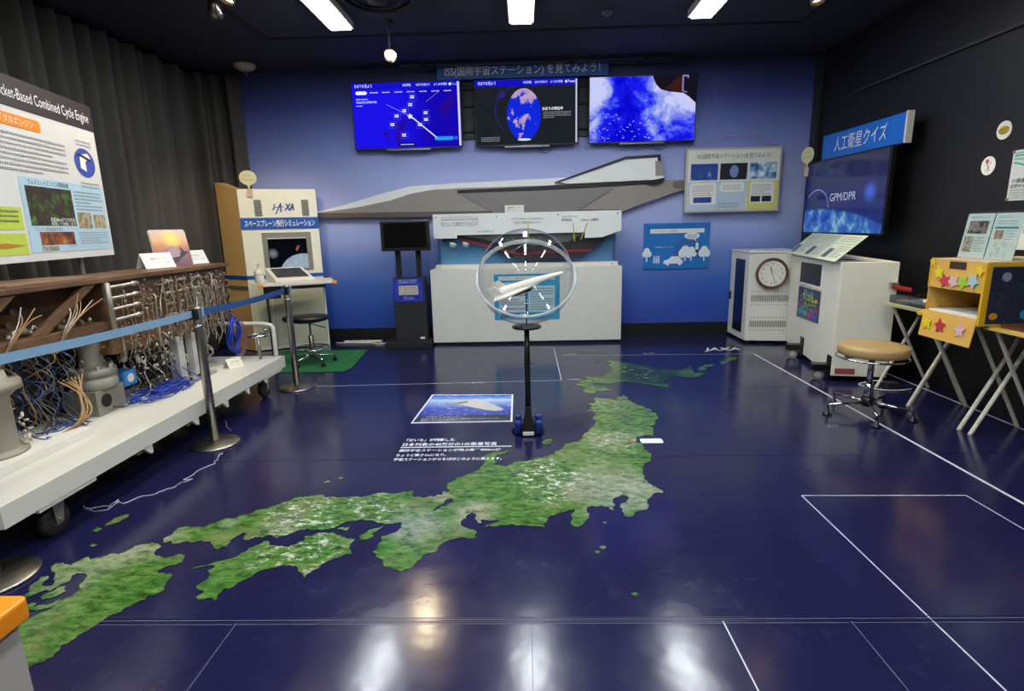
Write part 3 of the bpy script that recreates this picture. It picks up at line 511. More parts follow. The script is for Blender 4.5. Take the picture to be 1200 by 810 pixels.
for i in range(7):
    x = -w + .28 + i * .155
    textlines(t, W1, x - .05, x + .05, h - .125, h - .1, 1, -.006, i, glyph=.014, name='tab_text')
textlines(t, W1, -w + .05, -w + .2, h - .2, h - .175, 1, -.006, 5, glyph=.016)
letters('lettering', '3月26日(日) 05時38分44秒', t, W1, -w + .05, h - .225, .26, .035, -.006, align='L')
textlines(t, W1, -w + .05, -w + .13, h - .275, h - .255, 1, -.006, 6, glyph=.016)
def strip(mb, a, b, wd, y=-.006):
    d = Vector((b[0]-a[0], b[1]-a[1])).normalized(); n = Vector((-d.y, d.x)) * wd / 2
    mb.add([(a[0]-n.x, y, a[1]-n.y), (b[0]-n.x, y, b[1]-n.y), (b[0]+n.x, y, b[1]+n.y), (a[0]+n.x, y, a[1]+n.y)], [(0, 1, 2, 3)]); return mb
strip(MB(), (-.25, .13), (.05, -.015), .005).build('track_line', glow('faint_line', '#9a9af0', 1), t)
strip(MB(), (.05, -.015), (.37, -.28), .012).build('track_line', W1, t)
strip(MB(), (.25, .15), (.42, .27), .003).build('track_line', glow('faint_line', '#9a9af0', 1), t)
MB().poly(star(.04, -.015, .035, 20, .6), -.007).build('station_icon', glow('pale_yellow', '#e9f0c0', 1), t)
tagm = MB(); fr = MB()
for x, z in ((.08, .20), (.05, .11), (-.03, .04), (-.13, -.02), (-.19, -.12), (-.05, -.25), (.24, .01), (.24, -.07), (.16, -.13)):
    fr = MB()
    for k in (0, .02): tagm.quad(x - .025, x + .025, z - .004 + k, z + .008 + k, -.007)
    for a, b in (((x-.04, z-.03), (x+.05, z-.03)), ((x+.05, z-.03), (x+.05, z+.045)), ((x+.05, z+.045), (x-.04, z+.045)), ((x-.04, z+.045), (x-.04, z-.03))): strip(fr, a, b, .0025)
    fr.build('name_frame', glow('frame_blue', '#5b5be6', 1), t)
tagm.build('place_names', W1, t)
MB().poly(rrect(.34, .58, -.31, -.265, .02), -.006).build('button', glow('cyan_button', '#1f9cf0', 1), t)
MB().poly(ell(.61, -.288, .022, .022), -.006).build('button', glow('cyan_button2', '#1f6cf0', 1), t)
MB().poly(rrect(-.13, .1, -h + .015, -h + .06, .018), -.006).build('info_bar', glow('bar_navy', '#10106a', 1), t)
textlines(t, W1, -.1, .07, -h + .025, -h + .05, 1, -.008, 9, glyph=.016)
MB().quad(w - .03, w - .005, -h + .01, h - .01, -.0065).build('scroll_bar', glow('scroll', '#d8daf4', 1), t)

def mat_globe_screen():
    t = NT('earth_disc'); v = t.coord('Object', (1, 1, .9)); n = t.noise(v, 3.3, 6, .6, .3)
    sp = t.n('ShaderNodeSeparateXYZ', Vector=v)
    up = t.math('ADD', n, t.mr(sp.outputs[2], -.3, .3, -.13, .13))
    land = t.mr(up, .535, .56)
    c = t.mix(land, '#0f28d8', t.mix(t.noise(v, 14, 5), '#6a6cc0', '#e0b8c4'))
    e = t.n('ShaderNodeEmission', Color=c, Strength=1); t.l(e.outputs[0], t.out.inputs[0]); return t.m
t, w, h = tv_common('wall_screen', -.595, .68, 2.525, 3.29, 'dark wall screen showing a blue Earth globe, middle of three')
MB().quad(-w, w, -h, h, -.002).build('display', glow('display_dark', '#1c2228', 1), t)
MB().quad(-w, w, h - .075, h, -.004).build('menu_bar', glow('menu_blue', '#1410c8', 1), t)
letters('lettering', 'きぼうを見よう', t, W1, -w + .04, h - .035, .22, .04, -.006, align='L')
for x, ww, s in ((.02, .1, 'HOME'), (.19, .16, 'きぼうを知ろう'), (.38, .15, 'よくある質問')): letters('lettering', s, t, W1, x, h - .035, ww, .028, -.006)
MB().poly(star(.5, h - .037, .02, 40, .55), -.006).build('bird_icon', W1, t)
letters('lettering', 'Tweet', t, W1, .565, h - .035, .09, .03, -.006)
MB().poly(ell(-.03, -.03, .215, .31, 40), -.005).build('earth_disc', mat_globe_screen(), t)
MB().poly(ell(-.03, -.325, .085, .014), -.006).build('south_cap', glow('ice', '#d8e4f0', 1), t)
fr = MB(); pv = None
for k in range(26):
    a = R(105 + k * 5); p = (-.05 + .34 * math.cos(a), .02 + .30 * math.sin(a))
    if pv: strip(fr, pv, p, .004)
    pv = p
for k in range(14):
    a = R(20 + k * 13); strip(fr, (-.30, .18), (-.30 + .07 * math.cos(a), .18 + .09 * math.sin(a)), .002)
fr.build('orbit_line', glow('orbit_violet', '#3c2ac0', 1), t)
letters('lettering', 'きぼうの現在地', t, W1, .33, .035, .26, .04, -.008, bold=.02)
textlines(t, glow('dim_text', '#a8a8b4', 1), .21, .56, -.08, .005, 4, -.008, 3, glyph=.016)
textlines(t, glow('dim_text', '#a8a8b4', 1), -w + .06, -w + .3, -h + .04, -h + .1, 3, -.008, 3, glyph=.016)
MB().quad(w - .02, w - .004, -h + .01, h - .01, -.0065).build('scroll_bar', glow('scroll', '#d8daf4', 1), t)

def mat_tv3():
    t = NT('cloud_screen'); v = t.coord('Object'); sp = t.n('ShaderNodeSeparateXYZ', Vector=v)
    n = t.noise(t.coord('Object', (1, 1, 1.2), rot=(0, .6, 0)), 3.0, 9, .62, .6); m = t.noise(v, 24, 5, .7)
    a = t.math('ABSOLUTE', t.math('ADD', sp.outputs[0], .18))
    bias = t.math('ADD', t.mr(a, .0, .40, -.22, .10), t.mr(sp.outputs[2], -.35, .1, -.12, .05))
    f = t.math('ADD', t.math('ADD', n, bias), t.math('MULTIPLY', t.math('SUBTRACT', m, .5), .18))
    c = t.ramp(f, [(.30, '#0a08d0'), (.42, '#1a1cf0'), (.5, '#4a5af0'), (.58, '#8c98ee'), (.68, '#c6ccf6')])
    e = t.n('ShaderNodeEmission', Color=c, Strength=1); t.l(e.outputs[0], t.out.inputs[0]); return t.m
t, w, h = tv_common('wall_screen', .835, 2.148, 2.525, 3.288, 'wall screen with blue and white clouds seen from orbit, right of three')
MB().quad(-w, w, -h, h, -.002).build('display', mat_tv3(), t)
MB().poly([(.115, h), (.16, h - .10), (.22, h - .16), (.33, h - .19), (.42, h - .20), (.50, h - .21), (w - .09, h - .25), (w, h - .33), (w, h)], -.005).build('dark_hull', glow('display_hull', '#15131f', 1), t)
MB().poly([(.27, h - .15), (.36, h - .08), (.42, h - .03), (.5, h - .03), (.5, h - .19), (.38, h - .19)], -.006).build('brown_hull', glow('hull_brown', '#3a1a1c', 1), t)
st = MB(); strip(st, (.49, h - .01), (.49, h - .19), .02, -.0065); strip(st, (.48, h - .012), (.56, h - .012), .02, -.0065); strip(st, (.49, h - .19), (.545, h - .2), .014, -.0065); strip(st, (.55, h - .012), (.55, h - .04), .02, -.0065)
st.build('hull_arm', glow('arm_lilac', '#8c88c0', .8), t)
rnd = random.Random(4); st = MB()
for k in range(60):
    x = rnd.uniform(-w + .02, .15); z = rnd.uniform(-h + .01, -.05); a = rnd.uniform(0, PI); L = rnd.uniform(.008, .04)
    strip(st, (x, z), (x + L * math.cos(a), z + L * math.sin(a) * .5), .006)
st.build('cloud_flecks', glow('fleck', '#a8c8ff', 1), t)
for x0, x1, z in ((.18, .38, 2.505), (1.62, 1.84, 2.505)): tag(MB().tube(smooth_path([(x0, 7.40, z + .03), (x0 + .03, 7.40, z - .05), ((x0 + x1) / 2, 7.40, z - .09), (x1 - .03, 7.40, z - .05), (x1, 7.40, z + .03)], 6), .004, 6).build('hanging_cable', black, None, smooth=True), 'thin black cable loop hanging below the ' + ('middle' if x0 < 1 else 'right') + ' wall screen', 'cable')
# bracket bars seen between the screens
for x0, x1 in ((-.775, -.605), (.69, .825)):
    tt = thing('bracket_bar', 'black mounting bars between the ' + ('left and middle' if x0 < 0 else 'middle and right') + ' wall screens', 'bracket', (0, 7.43, 0), group='mounting bars between wall screens')
    for z in (2.7, 3.0, 3.2): MB().box(x0 + .004, x1 - .004, -.01, .02, z, z + .03).build('bar', blackmatte, tt)
    MB().box(x0 + .004, x1 - .004, .03, .07, 2.62, 3.29).build('backing', charcoal, tt)

t = thing('title_sign', 'dark blue sign with grey Japanese title hanging above the wall screens', 'sign', (0, 7.36, 3.395))
MB().box(-1.06, 1.06, 0, .02, -.085, .085).build('board', mat('title_blue', '#2b5ea8', .4), t, bevel=.002)
letters('lettering', 'ISS(国際宇宙ステーション) を見てみよう！', t, mat('title_grey', '#f4f0e8', .5), 0, 0, 1.92, .13, -.004, bold=.006)
for x in (-.9, .9): MB().cyl((x, .01, .085), (x, .01, .104), .004, n=8).build('hanger', greyink, t)

# spaceplane cut-out
t = thing('spaceplane_relief', 'large white and grey relief cut-out of a spaceplane mounted across the back wall', 'model', (0, 7.44, 0))
W_ = [(-2.80, 1.745), (-2.4, 1.83), (-1.9, 1.96), (-1.49, 2.05), (-.93, 2.075), (-.3, 2.09), (.45, 2.11), (1.78, 2.13), (1.78, 2.02), (.3, 1.98), (-.87, 1.97), (-1.49, 1.93), (-2.2, 1.80), (-2.8, 1.735)]
MB().prism(W_, -.02, .05).build('upper_fuselage', mat('plane_white', '#e6e8e4', .4), t)
MB().prism([(-2.80, 1.735), (-2.2, 1.80), (-1.75, 1.88), (-1.49, 1.955), (-1.2, 2.0), (-.87, 2.01), (.3, 2.02), (1.65, 2.05), (2.07, 2.045), (2.07, 1.93), (1.45, 1.73), (1.25, 1.66), (-2.80, 1.735)][:-1], -.035, .05).build('lower_fuselage', mat('plane_grey', '#918982', .45), t)
MB().prism([(-2.80, 1.738), (1.24, 1.70), (1.24, 1.63), (-2.80, 1.675)], -.045, .04).build('belly', mat('plane_belly', '#5c534c', .45), t)
MB().prism([(-.87, 1.985), (-.87, 1.945), (.25, 1.965), (1.68, 2.01), (1.68, 2.045)], -.055, -.038).build('wing_edge', black, t)
MB().prism([(-.86, 1.945), (1.16, 1.965), (.68, 1.69), (-.40, 1.69)], -.05, -.036).build('wing', mat('wing_grey', '#7e7976', .45), t)
MB().prism([(.43, 2.055), (1.30, 2.31), (1.70, 2.325), (1.79, 2.07), (1.75, 2.055), (.55, 2.03)], -.075, .0).build('tail_fin', mat('plane_white', '#e6e8e4', .4), t)
MB().prism([(.40, 2.055), (1.29, 2.345), (1.73, 2.36), (1.74, 2.28), (1.70, 2.28), (1.70, 2.325), (1.30, 2.31), (.47, 2.055)], -.085, .0).build('fin_edge', black, t)
MB().prism([(1.68, 2.10), (1.67, 2.28), (1.74, 2.28), (1.79, 2.10)], -.082, -.076).build('rudder', mat('rudder_grey', '#8f8c84', .5), t)
MB().prism([(1.60, 2.0), (1.60, 2.04), (1.79, 2.075), (1.79, 2.03), (1.70, 2.0)], -.085, -.02).build('fin_base', black, t)
MB().prism(ell(2.03, 1.985, .12, .055), -.037, -.035).build('nozzle', mat('nozzle_brown', '#6b625c', .5), t)

# display case with the sectioned engine
t = thing('display_case', 'wide grey-white display case with clear cover holding a sectioned engine model', 'display case', (0, 7.06, 0))
MB().box(-1.225, 1.225, 0, .42, .035, .985).build('base_cabinet', case_white, t, bevel=.004)
MB().box(-1.19, 1.19, .03, .4, .0, .034).build('plinth', black, t)
MB().box(-1.165, 1.185, .1, .42, .986, 1.04).build('rim', white_paint, t, bevel=.003)
def acrylic(name, tint='#ffffff', refl=1.0):
    if name in MATS: return MATS[name]
    t = NT(name); tr = t.n('ShaderNodeBsdfTransparent', Color=lin(tint)); gl = t.n('ShaderNodeBsdfGlossy', Roughness=.02)
    bf = t.n('ShaderNodeNewGeometry').outputs['Backfacing']
    fr = t.n('ShaderNodeFresnel', IOR=t.mr(bf, 0, 1, 1.45, 1 / 1.45)); mx = t.n('ShaderNodeMixShader'); t.l(t.math('MULTIPLY', fr.outputs[0], refl), mx.inputs[0])
    t.l(tr.outputs[0], mx.inputs[1]); t.l(gl.outputs[0], mx.inputs[2]); t.l(mx.outputs[0], t.out.inputs[0]); MATS[name] = t.m; return t.m
clear = acrylic('clear_acrylic', '#f4f8fa', 1.0)
MB().box(-1.13, -1.122, .12, .36, 1.041, 1.42).build('side_pane', clear, t)
MB().box(1.152, 1.160, .12, .36, 1.041, 1.66).build('side_pane', clear, t)
MB().box(-1.12, 1.15, .115, .119, 1.041, 1.42).build('front_pane', clear, t)
def blue_back():
    t = NT('blue_backing'); v = t.coord('Object'); sp = t.n('ShaderNodeSeparateXYZ', Vector=v)
    c = t.mix(t.mr(sp.outputs[0], -1.1, 1.1), '#6fb0dc', '#5590c4'); c = t.mix(t.mr(t.noise(v, 2, 2), .4, .6, 0, .3), c, '#7aa6c4')
    t.bsdf(Base__Color=c, Roughness=.5); return t.m
MB().box(-1.12, 1.15, .30, .31, 1.041, 1.60).build('backing_panel', blue_back(), t)
HD = [(-1.17, 1.68), (1.22, 1.68), (1.22, 1.43), (.98, 1.35), (.76, 1.345), (.76, 1.415), (-.87, 1.415), (-.87, 1.375), (-1.17, 1.38)]
MB().prism(HD, .09, .1).build('header_panel', mat('header_white', '#e2e4e0', .4), t)
eng = mat('engine_section', '#4b3a38', .5, .2, vary=.3); redm = mat('red_line', '#a8283a', .5)
MB().prism([(-.95, 1.44), (1.13, 1.44), (1.13, 1.40), (.92, 1.22), (.72, 1.10), (.1, 1.07), (-.2, 1.12), (-.6, 1.28), (-.87, 1.36), (-1.08, 1.33), (-1.08, 1.38)], .2, .3).build('engine_section', eng, t)
MB().prism([(-.85, 1.375), (-.25, 1.22), (-.1, 1.17), (.85, 1.20), (.85, 1.175), (-.1, 1.145), (-.27, 1.19), (-.86, 1.35)], .185, .2).build('red_line', redm, t)
MB().prism([(-.8, 1.40), (.75, 1.40), (.55, 1.30), (.15, 1.26), (-.3, 1.29), (-.55, 1.36)], .17, .198).build('inner_tank', mat('engine_inner', '#8f8878', .4, .6, vary=.3), t)
for x in (-.95, -.78): MB().lathe([(.0, 0), (.03, 0), (.05, .06), (.0, .065)], (x, .16, 1.26), 16, (.3, 0, 1)).build('thruster', white_paint, t, smooth=True)
rnd = random.Random(8)
for k in range(10):
    x = -.1 + rnd.uniform(-.25, .35); z = 1.25 + rnd.uniform(-.02, .08)
    MB().tube(smooth_path([(x, .15, z), (x + rnd.uniform(-.1, .1), .14, z + rnd.uniform(-.05, .05)), (x + rnd.uniform(-.1, .1), .15, z + rnd.uniform(-.08, .05))], 5), .006, 6).build('pipe', chrome, t, smooth=True)
ym = mat('yellow_pointer', '#b9bc2c', .5)
for a, b in (((.61, 1.53), (.63, 1.31)), ((.79, 1.53), (.71, 1.33)), ((.04, 1.56), (.04, 1.30)), ((.1, 1.36), (.12, 1.3))):
    MB().cyl((a[0], .085, a[1]), (b[0], .085, b[1]), .007, n=6).build('pointer', ym, t)
letters('lettering', 'Rocket-Based Combined Cycle Engine', t, ink, -.83, 1.61, .44, .03, .086)
letters('lettering', 'ロケット・ラム複合サイクルエンジン', t, ink, -.83, 1.56, .44, .04, .086)
letters('lettering', 'Inlet 空気取入口', t, ink, -.5, 1.455, .2, .028, .086)
letters('lettering', 'Inlet & isolation mixing system', t, ink, .03, 1.60, .40, .026, .086)
letters('lettering', '可変空力推進系統システム', t, ink, .03, 1.555, .34, .036, .086)
letters('lettering', 'Fuel Injection', t, ink, .57, 1.615, .2, .024, .086); letters('lettering', '燃料噴射器', t, ink, .53, 1.575, .13, .036, .086)
letters('lettering', 'Diffuser 分離部', t, ink, .82, 1.57, .22, .034, .086)
for x in (-1.13, -.36, .42, 1.17): MB().ball((x, .088, 1.64), .009, 8).build('screw', ink, t)
fm = MB()
for a, b in (((-1.06, 1.535), (-.6, 1.535)), ((-1.06, 1.64), (-.6, 1.64)), ((-1.06, 1.535), (-1.06, 1.64)), ((-.6, 1.535), (-.6, 1.64))): strip(fm, a, b, .004, .087)
fm.build('text_frame', greyink, t)
for x in (-1.11, 1.11): MB().ball((x, .098, 1.015), .008, 8).build('screw', ink, t)
tc_ = thing('name_card', 'small white card standing on top of the display case', 'card', (-.13, 7.155, 1.681))
MB().box(-.12, .12, 0, .02, 0, .09).build('card', paper, tc_); letters('lettering', '実験用エンジン', tc_, ink, 0, .06, .18, .025, -.003); letters('lettering', 'スペースプレーン', tc_, ink, 0, .027, .18, .022, -.003)
tp = thing('case_poster', 'cyan-bordered text poster on the case front seen through the globe', 'poster', (.01, 7.052, .62))
cy = mat('cyan_print', '#1897c4', .45)
MB().box(-.42, .42, 0, .006, -.295, .295).build('sheet', cy, tp)
MB().quad(-.36, .36, .215, .265, -.002).build('title_strip', paper, tp)
MB().quad(-.36, .0, -.2, .185, -.002).build('table_panel', mat('pale_cyan', '#b7d3dc', .5), tp); MB().quad(.02, .36, -.2, .14, -.002).build('text_panel', mat('pale_cyan', '#b7d3dc', .5), tp)
letters('lettering', 'スペースプレーン用エンジン', tp, ink, -.18, .24, .3, .03, -.004)
textlines(tp, ink, .04, .34, -.18, .12, 9, -.004, 4, glyph=.02); textlines(tp, greyink, -.34, -.02, -.18, .17, 6, -.004, 7, glyph=.02)
rl = MB()
for k in range(4): rl.quad(-.34, -.02, .11 - k * .09, .117 - k * .09, -.0045)
rl.build('red_rule', redm, tp)
for x, c_ in ((-.29, '#2c3c30'), (-.17, '#3a4a9a'), (-.04, '#b8b8c8')): MB().quad(x - .05, x + .05, -.27, -.215, -.004).build('photo', mat('ph' + c_, c_, .4, vary=.5, vscale=30), tp)

# kiosk
t = thing('monitor_kiosk', 'black floor kiosk with a monitor on two posts beside the display case', 'kiosk', (-1.49, 6.9, 0))
MB().box(-.33, .25, -.06, .45, 0, .085).build('base', blackmatte, t, bevel=.006)
MB().box(-.19, .2, .02, .27, .086, .90).build('column', charcoal, t, bevel=.004)
for x in (-.13, .13): MB().box(x - .03, x + .03, .12, .17, .901, 1.36).build('post', blackmatte, t)
MB().box(-.3, .31, .0, .07, 1.24, 1.61).build('monitor', black, t, bevel=.01)
MB().box(-.26, .27, -.004, .0, 1.28, 1.58).build('screen', mat('off_screen', '#0c0a08', .08), t)
MB().box(-.185, .195, .012, .019, .60, .895).build('poster_sheet', mat('royal_blue', '#1a2c9c', .4), t)
MB().prism(rrect(-.155, .165, .62, .84, .03), .009, .0115).build('photo_frame', mat('frame_pale', '#4a6ae0', .4), t)
MB().prism(rrect(-.148, .158, .627, .833, .025), .006, .0085).build('panel', mat('royal_blue', '#1a2c9c', .4), t)
MB().quad(-.12, .13, .69, .81, .004).build('photo', mat('kiosk_photo', '#b4ae9c', .4, vary=.7, vscale=35), t)
letters('lettering', 'JAXAの宇宙輸送', t, white_ink, 0, .875, .24, .018, .008); letters('lettering', '研究開発のご紹介', t, white_ink, 0, .852, .22, .016, .008)
letters('lettering', '映像をごらんください', t, white_ink, 0, .665, .12, .016, .002); textlines(t, white_ink, -.06, .08, .632, .655, 2, .002, 4, glyph=.014)
MB().box(.12, .18, .013, .019, .12, .145).build('sticker', paper, t)

# hanging ISS poster
t = thing('hanging_poster', 'framed white poster with three space pictures hanging from wires on the back wall', 'poster', (2.66, 7.365, 2.03))
MB().box(-.60, .60, 0, .03, -.40, .39).build('frame', mat('poster_frame', '#b8b4a6', .4), t, bevel=.004)
MB().box(-.575, .575, -.003, -.0005, -.375, .365).build('sheet', mat('poster_paper', '#dcdccf', .5), t)
letters('lettering', 'ISS(国際宇宙ステーション)を見てみよう！', t, ink, 0, .285, .92, .07, -.005)
for x, m_ in ((-.37, None), (0, None), (.37, None)): pass
def mini(kind):
    t2 = NT('mini_' + kind); v = t2.coord('Object'); n = t2.noise(v, 9, 6, .6)
    st = {'a': [(.4, '#20408a'), (.6, '#2c52a0'), (.75, '#b8c4e0')], 'b': [(.45, '#20242c'), (.6, '#181c26'), (.8, '#7a8cb0')], 'c': [(.4, '#2a5890'), (.52, '#8fb4d4'), (.62, '#e8eef0')]}[kind]
    t2.bsdf(Base__Color=t2.ramp(n, st), Roughness=.4); return t2.m
for x, k in ((-.365, 'a'), (.005, 'b'), (.375, 'c')): MB().quad(x - .17, x + .17, -.0, .2, -.005).build('picture', mini(k), t)
MB().poly(ell(.01, .1, .055, .075), -.007).build('earth', mat('earth_small', '#7c8cc0', .4, vary=.6, vscale=20), t)
MB().quad(.19, .575, -.375, -.02, -.004).build('yellow_panel', mat('poster_yellow', '#d3cf6a', .5), t)
MB().quad(-.575, .18, -.375, -.02, -.004).build('blue_panel', mat('poster_blue', '#b4c8d6', .5), t)
for x0, x1, z0, z1 in ((-.54, -.2, -.30, -.03), (-.16, .15, -.15, -.03), (.22, .53, -.30, -.03)): MB().poly(rrect(x0, x1, z0, z1, .04), -.005).build('speech_panel', paper, t); textlines(t, greyink, x0 + .03, x1 - .04, z0 + .1 if z0 < -.2 else z0 + .02, z1 - .03, 5 if z0 < -.2 else 3, -.007, 6, glyph=.022)
for x0, x1 in ((-.49, -.26), (.24, .36), (.38, .50)): MB().quad(x0, x1, -.28, -.21, -.007).build('picture', mini('b') if x0 > 0 else mini('a'), t)
textlines(t, greyink, -.17, .1, -.35, -.28, 2, -.007, 6, glyph=.022)
MB().tube([(-.56, .01, .39), (-.26, .01, .55), (.27, .01, .55), (.55, .01, .39)], .006, 6).build('hanger_bar', mat('wire_silver', '#b0b0b4', .3, .8), t)
for x in (-.26, .27): MB().cyl((x, .01, .55), (x, .01, ZC - 2.035), .0015, n=5).build('wire', greyink, t)

# blue scale panel
t = thing('wall_panel', 'sky blue wall panel with white car and trees beside the display case', 'panel', (2.01, 7.48, 1.205))
MB().box(-.435, .435, 0, .012, -.30, .30).build('sheet', mat('panel_blue', '#1a70bc', .4), t)
MB().quad(-.35, .36, .17, .225, -.002).build('title_strip', paper, t); letters('lettering', 'スペースプレーンの大きさ', t, ink, -.14, .198, .32, .03, -.004)
wh = mat('print_white', '#dfe8ee', .5); sil = mat('print_darkblue', '#2a62a4', .5)
MB().poly([(-.02, -.16), (-.02, -.02), (-.05, -.02), (.06, .06), (.1, .12), (.16, .17), (.22, .12), (.3, .04), (.3, -.16)], -.002).build('house_shape', sil, t)
MB().poly([(-.17, -.22), (-.16, -.19), (-.1, -.17), (-.06, -.135), (.03, -.135), (.07, -.18), (.09, -.19), (.09, -.23), (-.16, -.23)], -.006).build('car_shape', wh, t)
for x in (-.11, .05): MB().poly(ell(x, -.235, .02, .02), -.007).build('wheel', wh, t)
for cx, s in ((-.39, .8), (.12, 1.2), (.2, .9), (.37, 1)):
    q = MB(); q.poly(ell(cx, -.06, .05 * s, .055 * s), -.0045); q.poly(ell(cx - .035 * s, -.1, .04 * s, .05 * s), -.0046); q.poly(ell(cx + .04 * s, -.1, .04 * s, .05 * s), -.0047); q.quad(cx - .008, cx + .008, -.2, -.1, -.0044); q.build('tree_shape', wh, t)
for x in (-.29, -.26, -.23): q = MB(); q.poly(ell(x, -.135, .009, .011), -.005); q.quad(x - .009, x + .009, -.22, -.15, -.005); q.build('person_shape', wh, t)
q = MB(); q.poly(ell(.2, .13, .1, .045), -.006); q.poly([(.22, .09), (.27, .05), (.24, .1)], -.006); q.build('speech_bubble', wh, t); textlines(t, ink, .13, .27, .1, .155, 3, -.008, 3, glyph=.016)
q = MB(); q.poly(ell(.27, .02, .02, .022), -.007); q.quad(.25, .29, -.05, .0, -.007); q.build('figure_shape', wh, t); MB().quad(.252, .288, -.09, -.05, -.0075).build('figure_legs', ink, t)
letters('lettering', '飛行機の大きさ くらべ', t, white_ink, -.16, -.01, .24, .022, -.004)
# ------------------------------------------------------------------ globe on its stand
t = thing('globe_stand', 'clear acrylic sphere on a slim black pole standing in the middle of the floor map', 'globe stand', (0, 3.9, 0))
gc = (0, 0, 1.152)
shell = acrylic('sphere_acrylic', '#f6f8f8', 1.15)
MB().ball(gc, .338, 64).build('sphere', shell, t, smooth=True)
nrm = Vector((0, -.70, .714)); u_ = Vector((1, 0, 0)); w_ = nrm.cross(u_)
ringp = lambda r, off: [tuple(Vector(gc) + nrm * off + (u_ * math.cos(a) + w_ * math.sin(a)) * r) for a in [2 * PI * k / 72 for k in range(72)]]
def mat_rim():
    t = NT('rim_plastic'); d = t.n('ShaderNodeBsdfPrincipled'); d.inputs['Base Color'].default_value = lin('#e8ecee'); d.inputs['Roughness'].default_value = .12
    tr = t.n('ShaderNodeBsdfTransparent', Color=lin('#f4f6f6')); mx = t.n('ShaderNodeMixShader', Fac=.42)
    t.l(tr.outputs[0], mx.inputs[1]); t.l(d.outputs[0], mx.inputs[2]); t.l(mx.outputs[0], t.out.inputs[0]); return t.m
rim = mat_rim()
MB().tube(ringp(.345, -.006), .009, 10, True).build('rim', rim, t, smooth=True)
MB().tube(ringp(.35, .012), .005, 8, True).build('rim', rim, t, smooth=True)
MB().lathe([(.0, .782), (.05, .782), (.10, .787), (.108, .797), (.10, .806), (.04, .81), (.0, .81)], (0, 0, 0), 36).build('cradle', black, t, smooth=True)
MB().lathe([(.022, .12), (.022, .60), (.019, .61), (.019, .782)], (0, 0, 0), 20).build('pole', black, t, smooth=True)
MB().cyl((0, 0, .806), (0, 0, 1.04), .006, n=10).build('model_rod', blackmatte, t)
for k in range(7): pass
MB().prism([(-.048, .012), (.048, .012), (.045, .06), (.026, .12), (.023, .2), (-.023, .2), (-.026, .12), (-.045, .06)], -.036, .036).build('foot_bracket', blackmatte, t, bevel=.004)
MB().lathe([(.0, .0), (.125, .0), (.125, .010), (.0, .010)], (0, 0, 0), 40).build('base_disc', acrylic('base_acrylic', '#c8d0e8', 1.5), t)
for x in (-.076, .076):
    for y in (-.07, .07): MB().lathe([(0, .011), (.027, .011), (.027, .098), (.024, .104), (0, .104)], (x, y, 0), 20).build('weight', mat('weight_blue', '#153080', .35), t, smooth=True)
MB().box(-.04, .04, -.11, -.102, .011, .035).build('tag', white_paint, t)
# the white spaceplane inside the sphere: nose up to the right
pm = thing('spaceplane_model', 'white model spaceplane tilted nose-up inside the clear sphere', 'model', (0, 3.9, 1.10), rot=(R(12), R(-17), R(-12)))
mwh = mat('model_white', '#e6dfd4', .35); mgy = mat('model_grey', '#a89f90', .4); mdk = mat('model_dark', '#242428', .5)
def hull(stations):
    vs = []; n = 14
    for x, hw, zt, zb in stations:
        for k in range(n):
            a = 2 * PI * k / n; c, s_ = math.cos(a), math.sin(a)
            yy = hw * (abs(c) ** .7) * (1 if c > 0 else -1); zz = (zt if s_ > 0 else zb) * abs(s_) ** .8 * (1 if s_ > 0 else 1)
            vs.append((x, yy, zz if s_ > 0 else zb * abs(s_) ** .8))
    fs = [(i * n + k, i * n + (k + 1) % n, (i + 1) * n + (k + 1) % n, (i + 1) * n + k) for i in range(len(stations) - 1) for k in range(n)]
    fs += [tuple(range(n)), tuple((len(stations) - 1) * n + k for k in range(n))]
    return MB().add(vs, fs)
hull([(-.20, .045, .03, -.02), (-.17, .05, .033, -.022), (-.05, .045, .032, -.02), (.08, .040, .028, -.017), (.18, .030, .022, -.013), (.26, .018, .014, -.007), (.285, .006, .006, -.001)]).build('fuselage', mwh, pm, smooth=True)
MB().prism([(-.22, -.155), (-.12, -.15), (.10, -.03), (.10, .03), (-.12, .15), (-.22, .155), (-.24, .0)], -.014, -.004, 'xy').build('wing', mwh, pm)
for s in (-1, 1): MB().prism([(-.25, .0), (-.15, .0), (-.20, .07), (-.25, .07)], s * .075 - .003, s * .075 + .003, 'xz').build('fin', mwh, pm)
MB().box(-.19, .03, -.038, .038, -.045, -.02).build('engine_block', mdk, pm)
for s in (-1, 0, 1): MB().box(-.245, -.19, s * .028 - .012, s * .028 + .012, -.04, -.012).build('exhaust', mgy, pm)

# ------------------------------------------------------------------ left side: cart with the engine
cart = thing('platform_cart', 'long low white platform cart on castors carrying the engine exhibit', 'cart', (-2.35, 3.7, 0))
cw = mat('cart_white', '#cfccc0', .5, vary=.05, vscale=3)
y0, y1 = -1.52, 1.44
MB().box(-.86, -.02, y0, y1, .30, .334).build('deck', cw, cart, bevel=.003)
MB().box(-.025, .0, y0, y1, .225, .3345).build('side_beam', cw, cart, bevel=.002)
MB().box(-.86, -.026, y0, y0 + .025, .225, .299).build('end_beam', cw, cart); MB().box(-.86, -.026, y1 - .025, y1, .225, .299).build('end_beam', cw, cart)
oy = mat('fork_ochre', '#8b7a1e', .6)
for k, yy in enumerate((-.62, -.12, .28, .62, .95)):
    MB().box(-.8, -.03, yy, yy + .10, .19, .224).build('cross_member', oy, cart); MB().prism([(yy + .1, .224), (yy + .02, .224), (yy + .08, .17), (yy + .1, .17)], -.022, -.004, 'yz').build('gusset', cw, cart)
